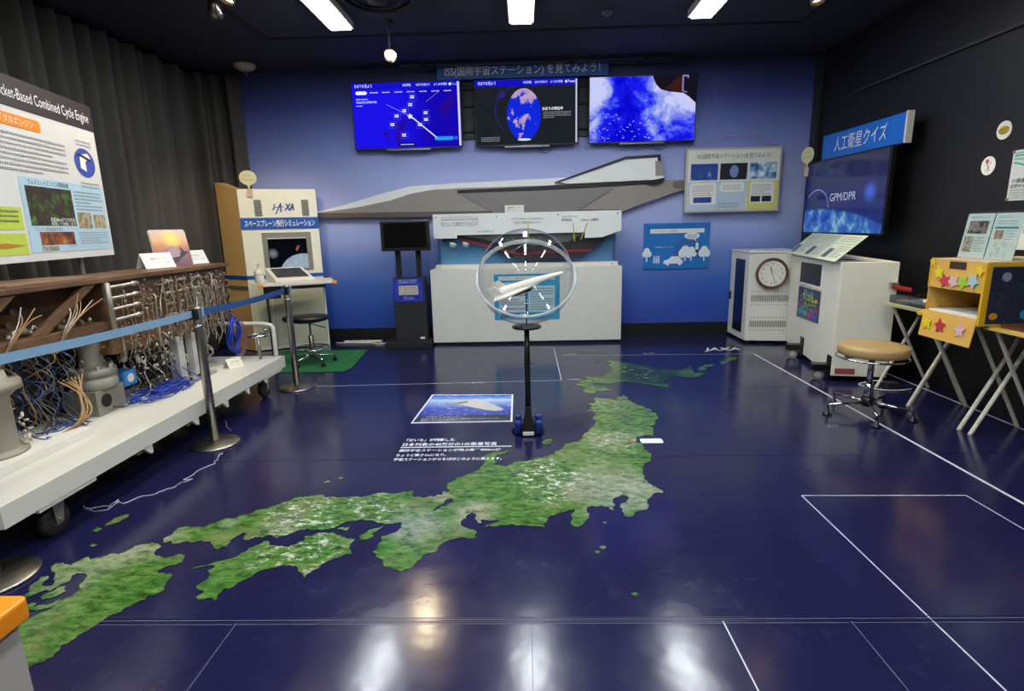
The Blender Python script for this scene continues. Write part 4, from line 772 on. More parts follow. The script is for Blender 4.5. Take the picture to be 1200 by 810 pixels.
for yy in (-1.18, 1.16):
    MB().box(-.2, -.005, yy - .16, yy + .2, .205, .224).build('castor_plate', cw, cart)
    for xx in (-.10, -.76):
        w = MB().lathe([(.02, -.024), (.075, -.024), (.086, -.012), (.086, .012), (.075, .024), (.02, .024)], (xx, yy, .087), 28, (1, 0, .0)).build('castor_wheel', rubber, cart, smooth=True)
        MB().lathe([(.0, -.028), (.035, -.027), (.035, .027), (0, .028)], (xx, yy, .087), 20, (1, 0, 0)).build('hub', steel, w)
        f = MB()
        for s in (-1, 1): f.prism([(yy - .02, .087 - .02), (yy + .02, .067), (yy + .045, .2), (yy - .03, .2)], xx + s * .036 - .003, xx + s * .036 + .003, 'yz')
        f.box(xx - .04, xx + .04, yy - .035, yy + .05, .195, .203); f.cyl((xx - .05, yy, .087), (xx + .05, yy, .087), .011, n=10)
        f.build('castor_fork', mat('zinc', '#a9a692', .35, .8), cart)
MB().tube(smooth_path([(-.06, y1 - .05, .334), (-.06, y1 - .05, .55), (-.07, y1 - .05, .63), (-.14, y1 - .05, .655), (-.25, y1 - .05, .66), (-.7, y1 - .05, .66), (-.78, y1 - .05, .64), (-.8, y1 - .05, .58), (-.8, y1 - .05, .334)], 6), .019, 12).build('push_rail', white_paint, cart, smooth=True)
hw = MB().cyl((-.17, 1.30, .334), (-.17, 1.30, .545), .014, .012, 14).build('jack_post', steel, cart, smooth=True)
hwh = MB().tube([(-.17 + .085 * math.cos(a), 1.30 + .085 * math.sin(a), .56) for a in [2 * PI * k / 32 for k in range(32)]], .011, 8, True)
for k in range(3): a = 2 * PI * k / 3; hwh.cyl((-.17, 1.30, .553), (-.17 + .08 * math.cos(a), 1.30 + .08 * math.sin(a), .56), .007, n=8)
hwh.lathe([(.0, .545), (.022, .545), (.022, .565), (0, .567)], (-.17, 1.30, 0), 14)
hwl = hwh.build('handwheel', chrome, cart, smooth=True); MB().lathe([(.006, 0), (.006, .02), (.012, .03), (.013, .055), (0, .062)], (-.095, 1.31, .565), 12).build('grip', chrome, hwl, smooth=True)
MB().box(-.60, -.28, y0 + .02, -.62, .3345, .385).build('low_plinth', white_paint, cart, bevel=.003)

E_ = thing('rocket_engine', 'long brown metal test rocket engine bristling with thin pipes and wires on the cart', 'engine', (-2.75, 3.7, 0))
brown = None
def mat_brown():
    t = NT('heat_browned_metal'); v = t.coord('Object', (1, 1, 2)); n = t.noise(v, 2.2, 5, .6); f = t.noise(v, 26, 4, .6)
    c = t.mix(t.mr(n, .35, .65), '#563c2c', '#80603f'); c = t.mix(t.mr(f, .5, .7, 0, .45), c, '#35251c')
    t.bsdf(Base__Color=c, Roughness=.5, Metallic=.2); return t.m
brown = mat_brown()
lid = mat('lid_bronze', '#94745a', .4, .4, vary=.15)
MB().box(-.42, -.03, -.16, 1.33, .72, 1.205).build('rear_casing', brown, E_, bevel=.004)
MB().box(-.42, -.22, -1.2, -.165, .90, 1.205).build('inlet_back_wall', brown, E_)
MB().box(-.42, .02, -1.2, 1.35, 1.208, 1.24).build('top_plate', brown, E_, bevel=.004)
MB().prism([(-.35, -1.0), (.0, -.85), (.02, -.33), (-.02, -.20), (-.3, -.24), (-.42, -.6)], 1.2405, 1.256, 'xy').build('hatch_lid', lid, E_, bevel=.002)
MB().box(-.22, .0, -1.2, -.2, .90, .955).build('bottom_rail', brown, E_, bevel=.003)
for a, b, w in ((-.235, -.66, .10), (-.80, -1.15, .17)):
    MB().prism([(a, 1.205), (a - w, 1.205), (b - w, .957), (b, .957)], -.03, .0, 'yz').build('diagonal_brace', brown, E_, bevel=.002)
for yy, zz in ((-.72, 1.10), (-.76, 1.03), (-.35, 1.03)): MB().cyl((-.21, yy, zz), (-.12, yy, zz), .018, n=12).build('stud', brown, E_)
MB().box(-.40, -.36, -1.2, 1.38, .3355, .715).build('dark_void_sheet', blackmatte, E_)  # added black sheet standing in for the dark void under the engine
MB().lathe([(.018, .86), (.018, 1.20), (.0, 1.21)], (.03, -.19, 0), 16).build('manifold_post', mat('pale_pipe', '#a49c8c', .4, .6), E_, smooth=True)
for k in range(4):
    z = 1.175 - k * .072
    MB().tube([(.03, -.19, z), (.03, .02, z + .004), (.03, .04, z + .004), (.03, .06, z + .006), (.03, .1, z + .006)], [.009, .009, .016, .016, .010], 10).build('manifold_pipe', pipe_steel, E_, smooth=True)
# ladder-shaped pipe grids on the side plate
for gy, nz in ((.42, 4), (.58, 4), (.78, 4)):
    for s in (0, .1): MB().cyl((-.005, gy + s, .80), (-.005, gy + s, 1.19), .006, n=8).build('riser_pipe', pipe_steel, E_)
    for k in range(nz): MB().tube([(.004, gy - .01, 1.15 - .085 * k), (.004, gy + .03, 1.155 - .085 * k), (.004, gy + .07, 1.155 - .085 * k), (.004, gy + .11, 1.15 - .085 * k)], [.006, .011, .011, .006], 8).build('rung_pipe', pipe_steel, E_)
rnd = random.Random(12)
# individual bent tubes in front of the side plate
for k in range(52):
    y = rnd.uniform(-.12, 1.28); z = rnd.uniform(.98, 1.18); x = rnd.uniform(-.015, .03); dx = rnd.uniform(.0, .04); pts = [(-.03, y, z), (x + dx, y + rnd.uniform(-.02, .02), z + rnd.uniform(-.01, .015))]
    while z > rnd.uniform(.62, .8): z -= rnd.uniform(.06, .12); y += rnd.uniform(-.035, .035); pts.append((x + dx + rnd.uniform(-.012, .015), y, z))
    MB().tube(smooth_path(pts, 4), rnd.choice((.002, .003, .0045)), 6).build('sensor_tube', rnd.choice((pipe_steel, pipe_steel, mat('bronze_tube', '#8c6a48', .35, .7, vary=.2))), E_, smooth=True)
for base_y, base_z, n in ((-.95, .93, 4), (-.60, .93, 6)):
    for k in range(n):
        top = (rnd.uniform(-.05, .03), base_y + .14 + k * .045, rnd.uniform(1.07, 1.17))
        MB().tube(smooth_path([(-.03, base_y + rnd.uniform(-.02, .02), base_z - .1), (.02, base_y + .03 + k * .008, base_z + .03), (.02, (base_y + top[1]) / 2 + .03, base_z + .12), top], 5), .0032, 6).build('sensor_tube', rnd.choice((tan_cable, pipe_steel)), E_, smooth=True)
fit = MB()
for k in range(330):
    y = rnd.uniform(-.15, 1.3); z = rnd.uniform(.72, 1.19); L = rnd.uniform(.008, .022)
    d = rnd.choice(((0, L, 0), (0, 0, L), (L, 0, 0))); p = (rnd.uniform(-.01, .04), y, z); fit.cyl(p, tuple(a + b for a, b in zip(p, d)), rnd.uniform(.003, .007), n=7)
for k in range(25):
    y = rnd.uniform(-1.1, -.2); z = rnd.uniform(.96, 1.0); fit.cyl((rnd.uniform(-.15, -.03), y, z), (rnd.uniform(-.15, -.03), y + .015, z + .015), .01, n=7)
stuff(fit.build('small_fittings', pipe_steel, E_, smooth=False))
# the thicket under the casing
for grp, (m_, n, r, ya, yb) in {'steel': (pipe_steel, 46, .0032, -.25, .95), 'grey': (mat('grey_cable', '#6e675c', .5), 40, .0032, -1.0, .9), 'dark': (dark_cable, 16, .0045, -1.0, .9), 'tan': (tan_cable, 6, .004, -.95, -.6), 'blue': (mat('slate_cable', '#3a5484', .5), 12, .003, -.95, -.5)}.items():
    for k in range(n):
        y = rnd.uniform(ya, yb); z = .78 if y > -.2 else .9
        pts = [(rnd.uniform(-.3, -.04), y, z)]
        while z > .42: z -= rnd.uniform(.07, .13); y += rnd.uniform(-.07, .07); pts.append((rnd.uniform(-.33, -.15) if -.42 < y < .12 else rnd.uniform(-.26, .0), y, z))
        pts.append((rnd.uniform(-.2, .0), y + rnd.uniform(-.1, .1), .36))
        if 8: MB().tube(smooth_path(pts, 4), r, 6).build('hanging_' + ('cable' if m_ in (dark_cable, tan_cable) else 'tube'), m_, E_, smooth=True) if k < 6 else None
        if k >= 6:
            if k == 6: bund = MB()
            bund.tube(smooth_path(pts, 4), r, 6)
            if k == n - 1: stuff(bund.build('tube_tangle', m_, E_, smooth=True))
blk = MB(); cn = MB()
for k in range(26):
    y = rnd.uniform(-.2, .95); x = rnd.uniform(-.2, .0); z = rnd.uniform(.62, .76); blk.cyl((x, y, z), (x + rnd.uniform(-.01, .01), y, z + rnd.uniform(.03, .09)), rnd.uniform(.01, .02), n=10)
stuff(blk.build('valve_bodies', grime_grey, E_, smooth=False))
for k in range(210):
    cl = rnd.choice(((-.92, .45, .12), (-.15, .55, .13), (.1, .62, .14), (.35, .70, .2)))
    y = cl[0] + rnd.gauss(0, .06); z = cl[1] + rnd.gauss(0, cl[2] * .6); z = min(.78, max(.36, z)); x = rnd.uniform(-.3, -.12) if y < .12 and y > -.4 else rnd.uniform(-.15, .03); a = Vector((rnd.uniform(-1, 1), rnd.uniform(-1, 1), rnd.uniform(-1, 1))).normalized() * rnd.uniform(.012, .03)
    p = Vector((x, y, z)); cn.cyl(p, p + a, rnd.uniform(.004, .008), n=6)
stuff(cn.build('cable_connectors', mat('ivory', '#c9c2ae', .5), E_))
# support bracket with base plates
sup = MB().box(-.10, -.02, .50, .58, .36, .71).build('support_leg', lightgrey, E_, bevel=.003); MB().box(-.06, .0, .66, .72, .36, .71).build('support_leg', lightgrey, E_, bevel=.003)
MB().box(-.16, -.06, .60, .64, .36, .71).build('support_leg', grime_grey, E_)
bp = MB().box(-.22, .08, .44, .82, .335, .359).build('base_plate', mat('plate_grey', '#a7a49a', .4, .5), E_, bevel=.002)
for yy in (.5, .62, .74): MB().cyl((.05, yy, .3595), (.05, yy, .378), .012, n=6).build('bolt', charcoal, bp)
# valve column and its motor
vx, vy = -.30, -.05
v_ = thing('valve_column', 'grey metal valve block with flange and round port standing under the engine', 'valve', (-2.93, 3.52, .335))
MB().box(-.12, .10, -.13, .13, 0, .17).build('block', grime_grey, v_, bevel=.006)
MB().cyl((.1005, -.05, .09), (.104, -.05, .09), .045, n=24).build('port', black, v_)
MB().lathe([(.13, .1705), (.135, .18), (.135, .235), (.12, .24), (.12, .255), (.135, .26), (.135, .30), (.07, .305), (.06, .40), (.085, .50), (.07, .56), (0, .56)], (0, 0, 0), 28).build('flange', grime_grey, v_, smooth=True)
for k in range(8): a = 2 * PI * k / 8 + .2; MB().cyl((.115 * math.cos(a), .115 * math.sin(a), .301), (.115 * math.cos(a), .115 * math.sin(a), .325), .011, n=6).build('bolt', lightgrey, v_)
mo = MB().box(-.02, .09, .15, .28, .12, .23).build('motor', mat('motor_blue', '#2f7cc0', .4), v_, bevel=.006)
MB().cyl((.0905, .215, .175), (.094, .215, .175), .032, n=20).build('motor_cap', white_paint, mo)
# thick pedestal at the near end
p_ = thing('steel_pedestal', 'thick grey steel pedestal with a flange at the near end of the cart', 'pedestal', (-2.83, 2.66, .386))
MB().lathe([(.15, 0), (.15, .012), (.115, .014), (.11, .03), (.11, .30), (.15, .34), (.17, .345), (.17, .385), (.12, .39), (.11, .44), (.0, .44)], (0, 0, 0), 36).build('column', grime_grey, p_, smooth=True)
# cables
def cables(name, label, m_, n, fn, r=.005, parent=None, closed=False):
    mb = MB()
    for k in range(n): mb.tube(smooth_path(fn(k), 4) if not closed else fn(k), r, 6, closed)
    o = mb.build(name, m_, None, smooth=True); tag(o, label, 'cable'); return o
rc = random.Random(5)
def pile(k):
    ph = rc.uniform(0, 6.28); rr = rc.uniform(.06, .13); cx_, cy0 = -2.74 + rc.uniform(-.05, .04), rc.uniform(3.72, 4.05)
    if k % 7: return [(cx_ + rr * .8 * math.cos(ph + a), cy0 + rr * 1.6 * math.sin(ph + a), .343 + .02 * (k % 3) + .012 * math.sin(2 * a)) for a in [.5 * j for j in range(9 + k % 4)]]
    y = rc.uniform(3.62, 3.75); x = -2.72; P = []
    for j in range(7): P.append((x + rc.uniform(-.13, .10), y + j * .085 + rc.uniform(-.02, .02), .345 + rc.uniform(0, .035)))
    P.append((-2.85 + rc.uniform(-.03, .03), 4.22, .5 + rc.uniform(-.05, .05))); P.append((-2.83, 4.32 + rc.uniform(-.02, .02), .72)); return P
cables('cable_pile', 'pile of bright blue cables on the cart deck under the middle of the engine', blue_cable, 26, pile, .004)
def loops(k):
    r1, r2 = .075 + rc.uniform(-.015, .02), .15 + rc.uniform(-.02, .02); cy_, cz = 4.86 + rc.uniform(-.015, .015), .60 + rc.uniform(-.02, .01); x = -2.66 + rc.uniform(-.02, .02)
    return [(x + .012 * math.sin(3 * a), cy_ + r1 * math.cos(a) + .02 * math.sin(a), cz + r2 * math.sin(a)) for a in [2 * PI * j / 28 for j in range(28)]]
cables('cable_coil', 'coiled blue cable hanging from the far end of the engine', blue_cable, 9, loops, closed=True)
cables('cable_ties', 'thin purple and tan cable loop hanging behind the blue coil', mat('mauve_cable', '#8a6c74', .5), 4, lambda k: [(-2.68 + .01 * k, 4.92 + (.09 + .01 * k) * math.cos(a), .56 + .17 * math.sin(a)) for a in [2 * PI * j / 24 for j in range(24)]], .003, closed=True)
def pile2(k): return [(-2.80 + rc.uniform(-.06, .1), 2.95 + rc.uniform(-.1, .25), .345 + rc.uniform(0, .06)) for j in range(7)]
cables('small_cable_pile', 'small tangle of dark blue cable on the cart beside the thick pedestal', mat('navy_cable', '#22407c', .5), 9, pile2, .0035)
def tanw(k): return [(-2.80, 3.10 + .03 * k, .66), (-2.72, 3.17 + rc.uniform(-.05, .06), .56), (-2.68, 3.10 + rc.uniform(-.04, .06), .44), (-2.74, 2.98 + rc.uniform(-.05, .05), .37), (-2.8, 2.85, .35)]
cables('tan_cable_bundle', 'tan coloured cables drooping onto the near part of the cart', tan_cable, 7, tanw, .005)
def tent(name, label, loc, rz, w, h, d, m_, txt=None):
    t = thing(name, label, 'card', loc, rz, group='folded cards around the engine')
    MB().prism([(-d, 0), (-d + .003, 0), (.0, h - .004), (d - .003, 0), (d, 0), (.0, h)], -w / 2, w / 2, 'yz').build('card', m_, t)
    if txt:
        o = letters('lettering', txt[0], t, ink, 0, 0, w * .5, h * .14, 0); o2 = letters('lettering', txt[1], t, greyink, 0, 0, w * .8, h * .12, 0)
        a = math.atan2(d, h)
        for q, zz in ((o, h * .62), (o2, h * .35)): q.rotation_euler = (-a, 0, 0); q.location = (0, -(d) * (1 - zz / h) - .004, zz)
    return t
tent('tent_card', 'white folded card on the engine top left of the sunset picture', (-3.02, 4.47, 1.2405), 70, .26, .12, .06, paper, ('燃料タンク', 'スペースプレーンの燃料'))
tent('tent_card', 'white folded card on the engine top right of the sunset picture', (-3.03, 4.97, 1.2405), 70, .27, .12, .06, paper, ('研究のねらい', '複合サイクルエンジン'))
tent('tent_card', 'small white and yellow folded card on the cart deck in front of the cable coil', (-2.62, 4.70, .3345), 62, .14, .085, .045, mat('card_cream', '#dcd8c0', .6), ('計測', 'ケーブル'))
def mat_sunset():
    t = NT('sunset_print'); v = t.coord('Object'); sp = t.n('ShaderNodeSeparateXYZ', Vector=v); n = t.noise(t.coord('Object', (4, 1, 7)), 2, 5, .6)
    h = t.math('ADD', t.mr(sp.outputs[2], 0, .30), t.math('MULTIPLY', t.math('SUBTRACT', n, .5), .25))
    c = t.ramp(h, [(.0, '#6b4a58'), (.35, '#8c6066'), (.55, '#b9805a'), (.75, '#d9a878'), (1, '#c8b4a4')])
    d = t.n('ShaderNodeVectorMath', _operation='DISTANCE'); t.l(v, d.inputs[0]); d.inputs[1].default_value = (.02, 0, .235)
    c = t.mix(t.mr(d.outputs['Value'], .02, .09, 1, 0), c, '#ffd060'); t.bsdf(Base__Color=c, Roughness=.35); return t.m
t = thing('picture_board', 'small board with a sunset and spaceplane picture leaning on the engine top', 'picture', (-3.0, 4.70, 1.2405), rot=(R(-14), 0, R(62)))
MB().prism(rrect(-.15, .15, 0, .31, .02), .0, .006).build('board', mat_sunset(), t)
MB().prism(rrect(-.155, .155, -.0, .315, .022), .0065, .012).build('backing', white_paint, t)
MB().prism([(-.08, .06), (-.04, .13), (-.02, .17), (.02, .175), (.06, .12), (.05, .08)], -.004, -.001).build('plane_print', mat('plane_mauve', '#a08a94', .4), t)
MB().prism([(-.13, .05), (.09, .12), (.14, .12), (.05, .055), (.03, .03), (-.02, .01)], -.003, -.001).build('wing_print', mat('wing_mauve', '#3e3440', .4), t)
MB().prism([(.08, .10), (.07, .17), (.10, .12)], -.0045, -.001).build('tail_print', mat('wing_mauve', '#3e3440', .4), t)

# big poster on its stand, turned a little towards the room
t = thing('poster_stand', 'large white upright poster about a combined cycle engine at the left edge', 'poster', (-3.3, 4.4, -.045), 90 + 12.2)
t.scale = (1.03, 1.03, 1.03)
Lp = 1.75
MB().box(-Lp, 0, 0, .02, 1.36, 2.44).build('poster_board', mat('poster_white', '#cfd0cd', .45), t, bevel=.002)
MB().box(-Lp, -.002, -.003, -.0005, 2.26, 2.438).build('header', mat('header_dark', '#35302e', .45), t)
letters('lettering', 'Rocket-Based Combined Cycle Engine', t, white_ink, -.06, 2.335, .98, .085, -.006, align='R')
MB().prism(rrect(-1.25, -.66, 2.15, 2.22, .02), -.004, -.001).build('heading_tab', orange, t)
letters('lettering', '複合サイクルエンジン', t, white_ink, -.96, 2.185, .46, .042, -.006)
textlines(t, greyink, -1.35, -.42, 1.885, 2.12, 8, -.003, 11, glyph=.026)
MB().poly(ell(-.20, 2.02, .13, .10), -.003).build('photo', mat('sky_photo', '#3c50a8', .4, vary=.4, vscale=14), t)
MB().prism([(-.27, 1.98), (-.26, 2.07), (-.16, 2.09), (-.12, 2.06), (-.2, 2.03), (-.2, 1.96)], -.006, -.004).build('plane_print', paper, t)
MB().prism([(-.30, 2.07), (-.26, 2.08), (-.12, 2.05), (-.13, 2.03)], -.007, -.0062).build('plane_shadow', ink, t)
textlines(t, greyink, -.28, -.08, 2.13, 2.18, 2, -.003, 2, glyph=.02); textlines(t, greyink, -.3, -.06, 1.84, 1.89, 2, -.003, 3, glyph=.02)
MB().quad(-.97, -.03, 1.41, 1.80, -.0025).build('blue_panel', mat('panel_pale_blue', '#a8c8d8', .45), t)
MB().quad(-.97, -.03, 1.41, 1.865, -.0022).build('blue_panel', mat('panel_pale_blue', '#a8c8d8', .45), t)
letters('lettering', 'ラムジェットエンジン試験設備', t, ink, -.68, 1.84, .42, .032, -.004)
def mat_photo(nm, cols, sc=14):
    t = NT(nm); v = t.coord('Object'); n = t.noise(v, sc, 6, .7); t.bsdf(Base__Color=t.ramp(n, [(.3 + .4 * i / (len(cols) - 1), c) for i, c in enumerate(cols)]), Roughness=.4); return t.m
pg = mat_photo('green_hall', ['#1c1410', '#33281a', '#3a3020', '#3d6e22', '#8a7a50'], 11); pl = mat_photo('lab_photo', ['#3c4a22', '#7c7a48', '#b4a890', '#4a3a34'], 22); pf = mat_photo('flame_photo', ['#1c1418', '#4a2c2c', '#a0602c', '#d8a870'], 6)
MB().quad(-.93, -.45, 1.575, 1.815, -.004).build('photo', pg, t)
letters('lettering', '高度30kmまでの空気を', t, white_ink, -.60, 1.615, .27, .026, -.006); letters('lettering', '再現して試験します', t, white_ink, -.60, 1.588, .27, .024, -.006)
MB().quad(-.42, -.25, 1.56, 1.67, -.004).build('photo', pl, t); MB().quad(-.22, -.06, 1.565, 1.66, -.004).build('photo', pl, t)
textlines(t, greyink, -.42, -.07, 1.68, 1.82, 6, -.004, 12, glyph=.022)
letters('lettering', 'エンジン燃焼試験の様子', t, greyink, -.76, 1.553, .28, .024, -.004)
MB().quad(-.76, -.46, 1.485, 1.535, -.004).build('photo', pf, t) if 0 else MB().quad(-.87, -.50, 1.455, 1.537, -.004).build('photo', pf, t)
MB().quad(-.87, -.70, 1.42, 1.447, -.004).build('photo', pl, t)
textlines(t, greyink, -.44, -.06, 1.45, 1.54, 5, -.004, 14, glyph=.022); textlines(t, greyink, -.58, -.48, 1.435, 1.46, 2, -.004, 14, glyph=.018)
lg = mat('lime_panel', '#b4c84a', .45)
MB().quad(-1.45, -1.0, 1.55, 1.68, -.0025).build('lime_panel', lg, t); MB().quad(-1.45, -1.0, 1.405, 1.53, -.0025).build('lime_panel', lg, t)
textlines(t, ink, -1.4, -1.03, 1.56, 1.67, 4, -.004, 15, glyph=.022); MB().prism([(-1.40, 1.455), (-1.2, 1.475), (-1.03, 1.46), (-1.2, 1.445)], -.005, -.003).build('nose_print', mat('nose_orange', '#b07a28', .5), t)
for x, yo in ((-.28, .10), (-1.45, .34)):
    MB().cyl((x, yo, .07), (x, yo, 2.1), .016, n=14).build('stand_pole', mat('pole_white', '#aaa79c', .4, .3), t)
    MB().cyl((x, .021, 2.0), (x, yo - .015, 2.0), .01, n=8).build('stand_arm', mat('pole_white', '#aaa79c', .4, .3), t)
for x, yo in ((-.28, .10), (-1.45, .34)): MB().box(x - .2, x + .2, yo - .02, yo + .16, .045, .07).build('stand_foot', black, t)

# ------------------------------------------------------------------ rope posts
belt_m = mat('belt_blue', '#7a9db8', .7, vary=.08, vscale=90); belt_d = mat('belt_navy', '#1f4a84', .7)
def post(loc, label):
    t = thing('queue_post', label, 'queue post', (loc[0], loc[1], 0), group='steel queue posts along the cart')
    MB().lathe([(.0, .0), (.165, .0), (.17, .008), (.16, .014), (.06, .028), (.03, .032), (.0, .033)], (0, 0, 0), 48).build('base', steel, t, smooth=True)
    MB().lathe([(.03, .03), (.03, 1.0), (.026, 1.008), (.0, 1.01)], (0, 0, 0), 28).build('tube', steel, t, smooth=True)
    MB().lathe([(.0345, .87), (.0345, .885)], (0, 0, 0), 28).build('collar', chrome, t, smooth=True)
    hd = MB().box(-.03, .03, -.052, -.022, .925, 1.0).build('belt_cassette', black, t, bevel=.006)
    MB().box(-.026, .026, .024, .05, .93, 1.0).build('belt_clip', belt_m, t, bevel=.004)
    return t
post((-2.29, 3.73), 'steel queue post in front of the middle of the engine, blue belt to both sides')
post((-2.27, 5.16), 'farthest steel queue post beside the far end of the white cart')
post((-2.42, 2.148), 'nearest steel queue post at the left edge, only its round base in view')
def belt(a, b, label, m_, sag=.03):
    mb = MB(); n = 14; vs = []
    d = Vector((b[0] - a[0], b[1] - a[1], 0)).normalized(); nx = Vector((-d.y, d.x, 0)) * .001
    for i in range(n + 1):
        s = i / n; p = Vector(a).lerp(Vector(b), s); dz = -sag * 4 * s * (1 - s)
        for q, z in ((-1, -.024), (1, -.024), (1, .024), (-1, .024)): vs.append((p.x + nx.x * q, p.y + nx.y * q, p.z + dz + z))
    fs = [(i * 4 + k, i * 4 + (k + 1) % 4, i * 4 + 4 + (k + 1) % 4, i * 4 + 4 + k) for i in range(n) for k in range(4)] + [(0, 1, 2, 3), (n * 4, n * 4 + 1, n * 4 + 2, n * 4 + 3)]
    tag(mb.add(vs, fs).build('barrier_belt', m_, None), label, 'belt')
belt((-2.42, 2.205, .967), (-2.292, 3.674, .967), 'light blue barrier belt crossing in front of the near part of the engine', belt_m, .01)
belt((-2.289, 3.784, .967), (-2.27, 5.105, .967), 'blue barrier belt running from the middle post to the far post', belt_d, .015)

# white box with orange top edge, bottom left
t = thing('orange_top_counter', 'corner of a grey-white counter with an orange top edge, bottom left', 'counter', (-1.34, .70, 0))
MB().box(-.24, .24, -.30, .30, .0, .70).build('body', mat('counter_grey', '#a8a298', .5), t)
MB().prism(rrect(-.262, .262, -.32, .32, .02), .7005, .75, 'xy').build('orange_top', orange, t, bevel=.006)
# ------------------------------------------------------------------ simulator cabinet, back left
t = thing('simulator_cabinet', 'tall cream simulator cabinet with blue Japanese banner in the left back corner', 'cabinet', (0, 0, 0))
Cc, Bc, Ac = Vector((-3.50, 6.86)), Vector((-2.66, 7.20)), Vector((-3.88, 7.08))
H_ = 2.03
MB().prism([(Cc.x, Cc.y), (Bc.x, Bc.y), (-2.72, 7.36), (-3.6, 7.34)], .01, H_, 'xy').build('body', cream, t, bevel=.004)
sd = MB().add([(Cc.x, Cc.y, .01), (Ac.x, Ac.y, .01), (Ac.x, Ac.y, H_ + .10), (Cc.x, Cc.y, H_), (-3.6, 7.34, .01), (-3.80, 7.22, .01), (-3.80, 7.22, H_ + .10), (-3.6, 7.34, H_)], [(0, 1, 2, 3), (4, 5, 6, 7), (0, 1, 5, 4), (3, 2, 6, 7), (1, 2, 6, 5), (0, 3, 7, 4)])
sd.build('side_panel', tan_lit_side, t)
fa = math.atan2(Bc.y - Cc.y, Bc.x - Cc.x); fw = (Bc - Cc).length
M = Matrix.Translation((Cc.x, Cc.y, 0)) @ Matrix.Rotation(fa, 4, 'Z')
def fr_(o): o.matrix_local = M; return o
fr_(MB().box(.0, fw, -.012, -.001, 1.545, 1.685).build('banner', blue_sign, t))
fr_(letters('lettering', 'スペースプレーン飛行シミュレーション', t, white_ink, fw / 2, 1.615, .82, .085, -.015, bold=.02))
jb = mat('logo_blue', '#1f4f98', .4)
fr_(letters('lettering', 'XA', t, jb, .575, 1.812, .12, .085, -.006, ital=.3, bold=.05))
lg_ = MB(); lg_.prism([(.375, 1.785), (.385, 1.775), (.40, 1.783), (.415, 1.85), (.403, 1.85), (.39, 1.79), (.378, 1.795)], -.006, -.003); lg_.prism([(.405, 1.725), (.475, 1.86), (.492, 1.86), (.418, 1.725)], -.006, -.003); lg_.prism([(.472, 1.86), (.488, 1.86), (.482, 1.75), (.466, 1.75)], -.006, -.003); lg_.prism([(.39, 1.80), (.52, 1.815), (.52, 1.822), (.39, 1.808)], -.006, -.003)
fr_(lg_.build('logo', jb, t))
for x in (.215, .765): fr_(MB().box(x - .042, x + .042, -.004, .0, 1.70, 1.90).build('speaker_slot', mat('slot_grey', '#77756d', .4, .4, vary=.4, vscale=30), t))
fr_(MB().prism([(.22, 1.02), (.80, 1.02), (.80, 1.50), (.22, 1.50)], -.008, -.0005).build('screen_frame', mat('frame_grey', '#8d8a80', .4, .3), t))
def mat_sim():
    t = NT('sim_screen'); v = t.coord('Object'); n = t.noise(v, 14, 6, .65); sp = t.n('ShaderNodeSeparateXYZ', Vector=v)
    d = t.n('ShaderNodeVectorMath', _operation='DISTANCE'); t.l(v, d.inputs[0]); d.inputs[1].default_value = (.68, 0, .93)
    e_ = t.mix(n, '#5c8cae', '#d4dcda'); s = t.mr(t.noise(v, 90, 2, .9), .70, .74)
    sky = t.mix(s, '#0a0c14', '#9a9aa0')
    d2 = t.n('ShaderNodeVectorMath', _operation='DISTANCE'); t.l(v, d2.inputs[0]); d2.inputs[1].default_value = (.33, 0, 1.24)
    sky = t.mix(t.mr(d2.outputs['Value'], .0, .07, .8, 0), sky, '#a8a8ac')
    c = t.mix(t.mr(d.outputs['Value'], .305, .295), sky, e_)
    e = t.n('ShaderNodeEmission', Color=c, Strength=.8); t.l(e.outputs[0], t.out.inputs[0]); return t.m
fr_(MB().quad(.28, .74, 1.05, 1.42, -.0095).build('screen', mat_sim(), t))
fr_(MB().quad(.28, .74, 1.425, 1.435, -.0095).build('screen_edge', white_paint, t))
fr_(MB().prism([(.60, 1.28), (.62, 1.33), (.66, 1.335), (.64, 1.30), (.62, 1.26)], -.012, -.010).build('craft_print', mat('craft_red', '#8a4a40', .5), t))
fr_(MB().box(.0, fw, -.006, -.0005, .93, .975).build('blue_stripe', blue_sign, t))
sa = math.atan2(Cc.y - Ac.y, Cc.x - Ac.x); sw = (Cc - Ac).length
o = MB().box(.0, sw, -.006, -.0005, .93, .975).build('blue_stripe', blue_sign, t); o.matrix_local = Matrix.Translation((Ac.x, Ac.y, 0)) @ Matrix.Rotation(sa, 4, 'Z')
o = MB().box(.0, sw, -.008, -.0005, .80, .845).build('side_slot', mat('slot_dark', '#6f6b60', .5), t); o.matrix_local = Matrix.Translation((Ac.x, Ac.y, 0)) @ Matrix.Rotation(sa, 4, 'Z')
for x0, x1 in ((.02, .25), (.27, .88)): fr_(MB().box(x0, x1, -.006, -.0005, .06, .88).build('door', mat('door_cream', '#d2d0b6', .5), t, bevel=.002))

